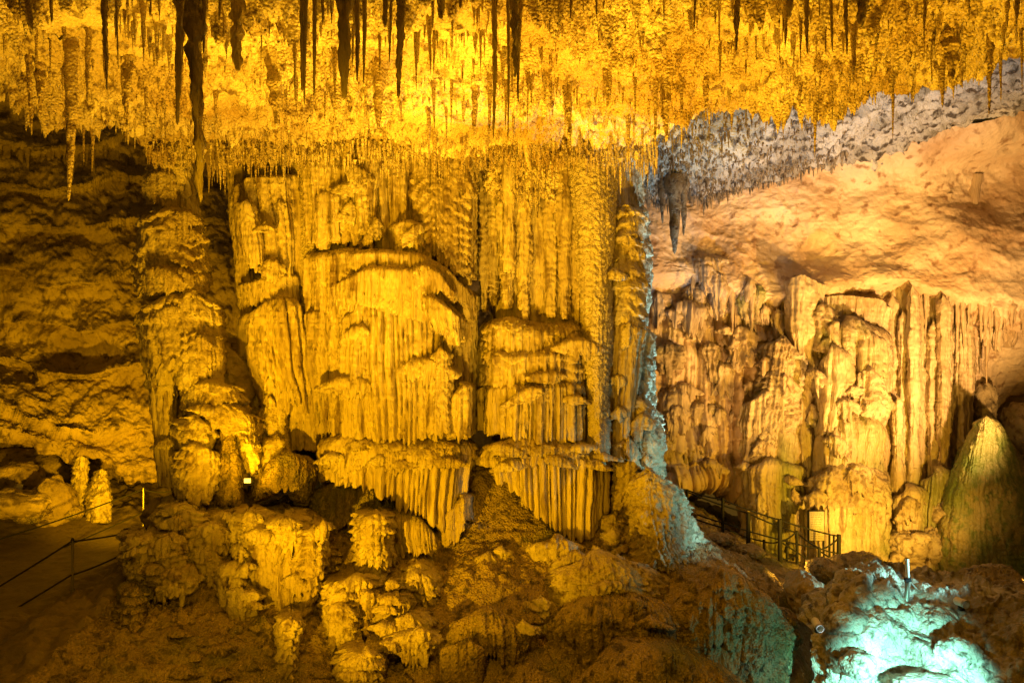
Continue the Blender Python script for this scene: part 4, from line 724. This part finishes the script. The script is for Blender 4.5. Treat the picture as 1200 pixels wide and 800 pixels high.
# uncountable small drips of the roof, and of the lips
def drips(name, pts, lab, mat, k=5, n=4):
    t = np.linspace(0, 1, n)[None, :, None]; ph = np.arange(k)[None, None]*2*math.pi/k
    p = np.array(pts); r = p[:, 4][:, None, None]*(1-t)**.7*(1+.4*np.sin(t*9+p[:, 0][:, None, None]*50))+.003
    v = np.stack([p[:, 0][:, None, None]+r*np.cos(ph), p[:, 1][:, None, None]+r*np.sin(ph), p[:, 2][:, None, None]-p[:, 3][:, None, None]*t+0*ph], -1).reshape(-1, 3)
    f = quads(n, k, True); F = (f[None]+(np.arange(len(p))*n*k)[:, None, None]).reshape(-1, 4)
    o = mesh(name, v, F, mat); tag(o, lab, None, None, 'stuff'); return o
nr = np.random.RandomState(4); M = 12000
Y = nr.uniform(7.5, 17.0, M); px = nr.uniform(-30, 1230, M); x = (px-600)/FPX*Y; x2, y2 = x[None], Y[None]
d = lipdist(x2, y2)[0]; dens = noise(x2*1.5, y2*1.5, 0*x2, 81)[0]; ok = (d < .5) & (dens > nr.uniform(-.2, .4, M)) & ((px > 130) | (nr.rand(M) < .3)); x, Y, d = x[ok], Y[ok], d[ok]
z = zceil(x[None], Y[None])[0]+.03; L = nr.gamma(1.6, .045, len(x))*(1+2.2*np.clip(noise(x[None]*.9, Y[None]*.9, 0*x[None], 83)[0], 0, 1))+.03+.08*np.exp(-(d/.4)**2); r = nr.uniform(.008, .026, len(x))*(.6+L*2)
drips('small_stalactites', np.stack([x, Y, z, L, r], -1), 'dense fringe of tiny dripping stalactites all over the bright cave roof', CEIL)
# grey roof: short dark stalactites hanging all over its left half
pts = []
M = 9000; px = nr.uniform(745, 1060, M); Y = nr.uniform(16, 24, M); zz = CZ+4.6
bv = bpy.data.objects
dg_ = bpy.context.evaluated_depsgraph_get()
grey = [o for o in COL.objects if o.name == 'cave_ceiling.002'][0]
from mathutils.bvhtree import BVHTree
bt = BVHTree.FromObject(grey, dg_); go = grey.location
for i in range(M):
    x = (px[i]-600)/FPX*Y[i]; h = bt.ray_cast((x-go[0], Y[i]-go[1], 0-go[2]), (0, 0, 1))
    if h[0] is None: continue
    den = .75-(px[i]-760)/330
    if nr.rand() > den: continue
    far = smooth(20, 22, Y[i]); L = nr.gamma(2, .045)+.04+.26*far*nr.rand()**2; pts.append((x, Y[i], h[0][2]+go[2]+.05, L, nr.uniform(.015, .045)*(1+far*.5)))
GDK = rock('dark hanging drips', (.30, .24, .17), (.20, .15, .09), (.08, .05, .03), s=1.2)
drips('small_stalactites', pts, 'dark short stalactites crowding the grey speckled roof on the right', GDK, 6, 5)
def hang(lab, group, specs, mat, Y0):
    bpy.context.view_layer.update(); dg = bpy.context.evaluated_depsgraph_get()
    for i, (x, y0, y1, w) in enumerate(specs):
        hit = S.ray_cast(dg, (0, 0, CZ), Vector(V(x, y0, 10))-Vector((0, 0, CZ))); Y = hit[1][1]+.12 if hit[0] and hit[1][1] > 15 else Y0; top = P(x, y0, Y); L = (y1-y0)/FPX*Y
        v, f = spike_geo(L, w/FPX*Y/2, seed=800+i+int(x), k=10, n=24, lump=.5, bend=.012)
        tag(mesh('stalactite', v+top, f, mat, None, top), lab if isinstance(lab, str) else lab[i], 'stalactite', group)
hang(['longest dark stalactite under the grey roof, nearest the central column','shorter dark stalactite right of the longest under the grey roof','small dark stalactite left of the longest under the grey roof'], 'dark stalactites under the grey roof', [(789,205,298,20),(800,205,276,14),(777,210,262,12)], GDK, 22.4)
s_ = [(x+rng.uniform(-4, 4), 330+rng.uniform(-10, 10)-abs(x-870)*.05, 372+rng.uniform(-12, 30), rng.uniform(5, 11)) for x in range(812, 930, 7)]
hang('brown stalactite hanging in the row across the peach wall', 'brown stalactites in the row across the peach wall', s_, rp, 22.7)
s_ = [(rng.uniform(870, 1195), rng.uniform(225, 335), 0, rng.uniform(4, 9)) for _ in range(26)]; s_ = [(a, b, b+rng.uniform(10, 26), d) for a, b, c, d in s_]
hang('small brown drip stalactite scattered on the smooth peach wall at right', 'small drips on the smooth peach wall', s_, rp, 22.7)
s_ = [(x+rng.uniform(-3, 3), 345+rng.uniform(-8, 8), 400+rng.uniform(-20, 28), rng.uniform(5, 11)) for x in list(range(1050, 1145, 8))+list(range(1148, 1200, 7))]
hang('yellow brown stalactite hanging above the organ pipe columns', 'stalactites above the organ pipe columns', s_, rp, 22.6)
hang(['long single stalactite dangling before the pink hollow at far right'], None, [(1158,380,450,9)], rp, 22.2)
hang(['small ragged drip high on the pink wall at far right','second ragged drip high on the pink wall at far right, larger'], None, [(1142,205,300,16),(1110,228,252,12)], rp, 22.3)
# left wall drapery of stalactites
s_ = [(x+rng.uniform(-2, 2), 175+rng.uniform(-8, 8), 208+rng.uniform(-10, 28), rng.uniform(4, 10)) for x in range(2, 165, 6)]
hang('brown stalactite in the row under the dark left wall ledge', 'brown stalactites under the left wall ledge', s_, WALLD, 21.2)
s_ = [(x+rng.uniform(-2, 2), 165+rng.uniform(-8, 8), 215+rng.uniform(-15, 30), rng.uniform(5, 11)) for x in range(228, 276, 7)]+[(152,190,262,8),(163,200,250,7)]
hang('brown stalactite hanging in the dark between the left and second columns', 'brown stalactites in the dark between the left columns', s_, WALLD, 19.5)
# roof-side drips where the columns meet the roof
M = 2600; px = nr.uniform(170, 770, M); Yd = 15.6+nr.uniform(-.6, .7, M); y0 = 172+nr.normal(0, 9, M)
pts = [((a-600)/FPX*b, b, CZ-(c-400)/FPX*b, nr.gamma(2.2, .075)+.05, nr.uniform(.012, .035)) for a, b, c in zip(px, Yd, y0)]
drips('small_stalactites', pts, 'ragged bright drips where the cave roof meets the columns', CEIL, 6, 5)

# ================================================================== MAN-MADE THINGS
STEEL = plain('worn steel', (.42, .38, .30), .4, .6); DARKM = plain('dark painted steel', (.006, .005, .004), .7); ROPE = plain('dark rope', (.010, .008, .005), .9)
WHITEP = plain('white lamp housing', (.72, .70, .64), .4); PAPER = plain('notice paper', (.75, .66, .58), .7); INK = plain('grey print', (.30, .22, .17), .8)
def sag(a, b, s=.08, n=14):
    a, b = np.array(a), np.array(b); t = np.linspace(0, 1, n)[:, None]; p = a+(b-a)*t; p[:, 2] -= (s*4*t*(1-t))[:, 0]; return p
def post(par, base, h, r=.024, mat=STEEL, ball=True):
    m = MB(); b = np.array(base); m.tube([b-[0,0,.1], b+[0,0,h]], r, 10); m.tube([b+[0,0,0], b+[0,0,.03]], r*2.2, 12)
    o = m.build('post', mat, par)
    if ball:
        c = MB(); c.tube([b+[0,0,h-.01], b+[0,0,h+.035]], r*1.5, 10, r*.8); c.build('post_cap', DARKM, o, origin=par.location)
        o2 = COL.objects[-1]
    return o
nf = empty('rope_railing', V(85, 692, 15.3), 'near rope railing with one steel post beside the left path', 'railing')
post(nf, V(85, 692, 15.3), .98)
for (a, b) in ((V(-120, 755, 14.0), V(84, 634, 15.28)), (V(86, 634, 15.28), V(190, 614, 16.4)), (V(-120, 790, 14.0), V(84, 673, 15.28)), (V(86, 673, 15.28), V(160, 640, 16.2))):
    MB().tube(sag(a, b, .04), .017, 7).build('rope', ROPE, nf)
ff = empty('rope_railing', V(168, 616, 20.4), 'far rope railing with a short post behind the left path', 'railing')
post(ff, V(168, 616, 20.4), .98)
for (a, b) in ((V(-120, 665, 17.5), V(168, 573, 20.4)), (V(168, 573, 20.4), V(215, 571, 20.6)), (V(-120, 712, 17.0), V(168, 600, 20.4)), (V(168, 600, 20.4), V(205, 596, 20.6))):
    MB().tube(sag(a, b, .10), .018, 7).build('rope', ROPE, ff)
rf = empty('path_fence', V(877, 640, 20), 'dark metal post and rail fence descending along the right path', 'fence')
Pp = [(783,568,610,20.6),(805,573,617,20.4),(847,583,632,20.0),(877,600,640,19.8),(914,608,655,19.5),(934,622,662,19.6),(960,641,662,19.2),(983,626,664,19.3),(922,632,660,20.2),(895,632,655,20.4),(972,626,664,20.4),(977,626,664,20.9)]
for i, (x, yt, yb, Y) in enumerate(Pp):
    b = V(x, yb, Y); t = V(x, yt, Y); h = t[2]-b[2]; MB().tube([(b[0], b[1], b[2]-.35), t], .055 if i in (3, 4, 7) else (.04 if i < 8 else .03), 8).build('post', DARKM, rf)
def rail(pts, r=.02): MB().tube(pts, r, 6).build('rail', DARKM, rf)
def chain(l, dy=0): return [V(x, y+dy, Y) for x, y, Y in l]
top = [(770,564,20.8),(805,574,20.4),(847,585,20.0),(914,609,19.5),(983,628,19.3)]
for a, b in zip(top, top[1:]): rail(sag(V(*a), V(*b), .03, 8))
for a, b in zip([(770,566,20.9),(805,576,20.6),(877,601,20.2),(934,624,19.8)], [(805,576,20.6),(877,601,20.2),(934,624,19.8),(960,642,19.2)]): rail(sag(V(*a), V(*b), .03, 8))
for a, b in zip([(770,586,20.8),(805,598,20.4),(847,612,20.0),(914,632,19.5),(960,642,19.2)], [(805,598,20.4),(847,612,20.0),(914,632,19.5),(960,642,19.2),(983,648,19.3)]): rail(sag(V(*a), V(*b), .02, 8))
for a, b in zip([(770,590,20.9),(847,618,20.2),(895,634,20.4)], [(847,618,20.2),(895,634,20.4),(914,634,19.6)]): rail(sag(V(*a), V(*b), .04, 8))
rail(sag(V(914, 634, 19.5), V(956, 661, 19.3), .0, 4)); rail(sag(V(914, 634, 19.5), V(934, 622, 19.6), .05, 6)); rail(sag(V(960, 644, 19.2), V(983, 630, 19.3), .05, 6)); rail(sag(V(960, 645, 19.2), V(977, 656, 20.4), 0, 4)); rail(sag(V(964, 662, 19.3), V(983, 650, 19.3), .03, 6)); rail(sag(V(918, 655, 19.6), V(934, 649, 19.6), .03, 6))
# notice board
nb = empty('notice_board', V(957, 660, 20.9), 'white rectangular notice board with lines of small print behind the right fence', 'notice board')
c = P(957, 616, 20.9); w_, h_ = 17/FPX*20.9, 34/FPX*20.9
MB().box(c, (w_, .04, h_)).build('panel', PAPER, nb, False)
MB().box(c+[0, .04, 0], (w_+.05, .03, h_+.05)).build('frame', DARKM, nb, False)
m = MB(); rr = random.Random(3)
for k in range(15):
    z = c[2]+h_*(.43-k*.0595); x0 = -w_*.42; 
    while x0 < w_*.40:
        l = rr.uniform(.03, .09)
        if x0+l > w_*.44: break
        m.box((c[0]+x0+l/2, c[1]-.0225, z), (l, .004, .012)); x0 += l+.018
m.build('printed_lines', INK, nb, False)
for s_ in (-1, 1): MB().tube([c+[s_*w_*.55, .05, h_*.5], c+[s_*w_*.55, .05, -h_*.5-1.0]], .02, 6).build('leg', DARKM, nb)
# thin pole with stay on the lit rock
tp = empty('instrument_pole', V(1063, 703, 12.9), 'thin white pole with a diagonal stay standing on top of the turquoise lit rock', 'pole')
MB().tube([V(1062, 708, 12.9), V(1064, 680, 12.9)], .035, 10, .045).build('socket', STEEL, tp)
MB().tube([V(1064, 680, 12.9), V(1062.5, 654, 12.9)], .032, 10).build('rod', WHITEP, tp)
MB().tube([V(1064.5, 679, 12.9), V(1077, 693, 13.2)], .014, 6).build('stay', STEEL, tp)
MB().tube([V(1060.5, 680, 12.88), V(1067, 678.5, 12.88)], .04, 8).build('clamp', DARKM, tp)
# cylindrical floodlight housings
def can(label, a, b, r, glow=None):
    a, b = np.array(a), np.array(b); o = empty('cylinder_lamp', tuple((a+b)/2-[0, 0, r]), label, 'lamp')
    MB().tube([a, b], r, 20).build('housing', WHITEP, o)
    u = (b-a)/np.linalg.norm(b-a); MB().tube([b-u*.03, b+u*.012], r*1.08, 20).build('rim', STEEL, o)
    if glow: MB().tube([b+u*.012, b+u*.016], r*.9, 20).build('lens', glow, o)
    MB().box((a+b)/2-[0, 0, r+.03], (r*1.2, r*1.2, .06)).build('bracket', DARKM, o, False)
GL = plain('cool lamp lens', (.9, .95, 1), .2, 0, (.65, .9, 1), 3.0)
can('white cylindrical lamp lying on the left side of the turquoise lit rock', V(955, 727, 12.35), V(961, 736, 12.1), .06, GL)
can('white cylindrical lamp lying on the brown boulders at lower right', V(1121, 703, 12.2), V(1132, 708, 12.0), .06)
can('small white cylindrical lamp on the dark ledge at far left', V(26, 571, 20.6), V(17, 570, 20.5), .08)
# small floodlight glaring in the rocks between the left and second columns
fl_ = empty('floodlight', V(291, 566, 14.9), 'small glaring floodlight among the rocks between the left and second columns', 'floodlight')
HOT = plain('hot lamp lens', (1, .8, .4), .2, 0, (1, .62, .08), 3.0)
MB().box(V(291, 564, 14.9), (.16, .10, .12)).build('housing', DARKM, fl_, False)
MB().box(np.array(V(291, 563, 14.9))+[0, -.055, .01], (.12, .012, .08)).build('lens', HOT, fl_, False)
lamp('rock_floodlight', V(290, 561, 14.55), V(262, 500, 15.4), 18, AMB, 150, .7, .06)
lamp('rock_floodlight', V(296, 560, 14.6), V(330, 500, 16), 30, AMB, 150, .7, .06)
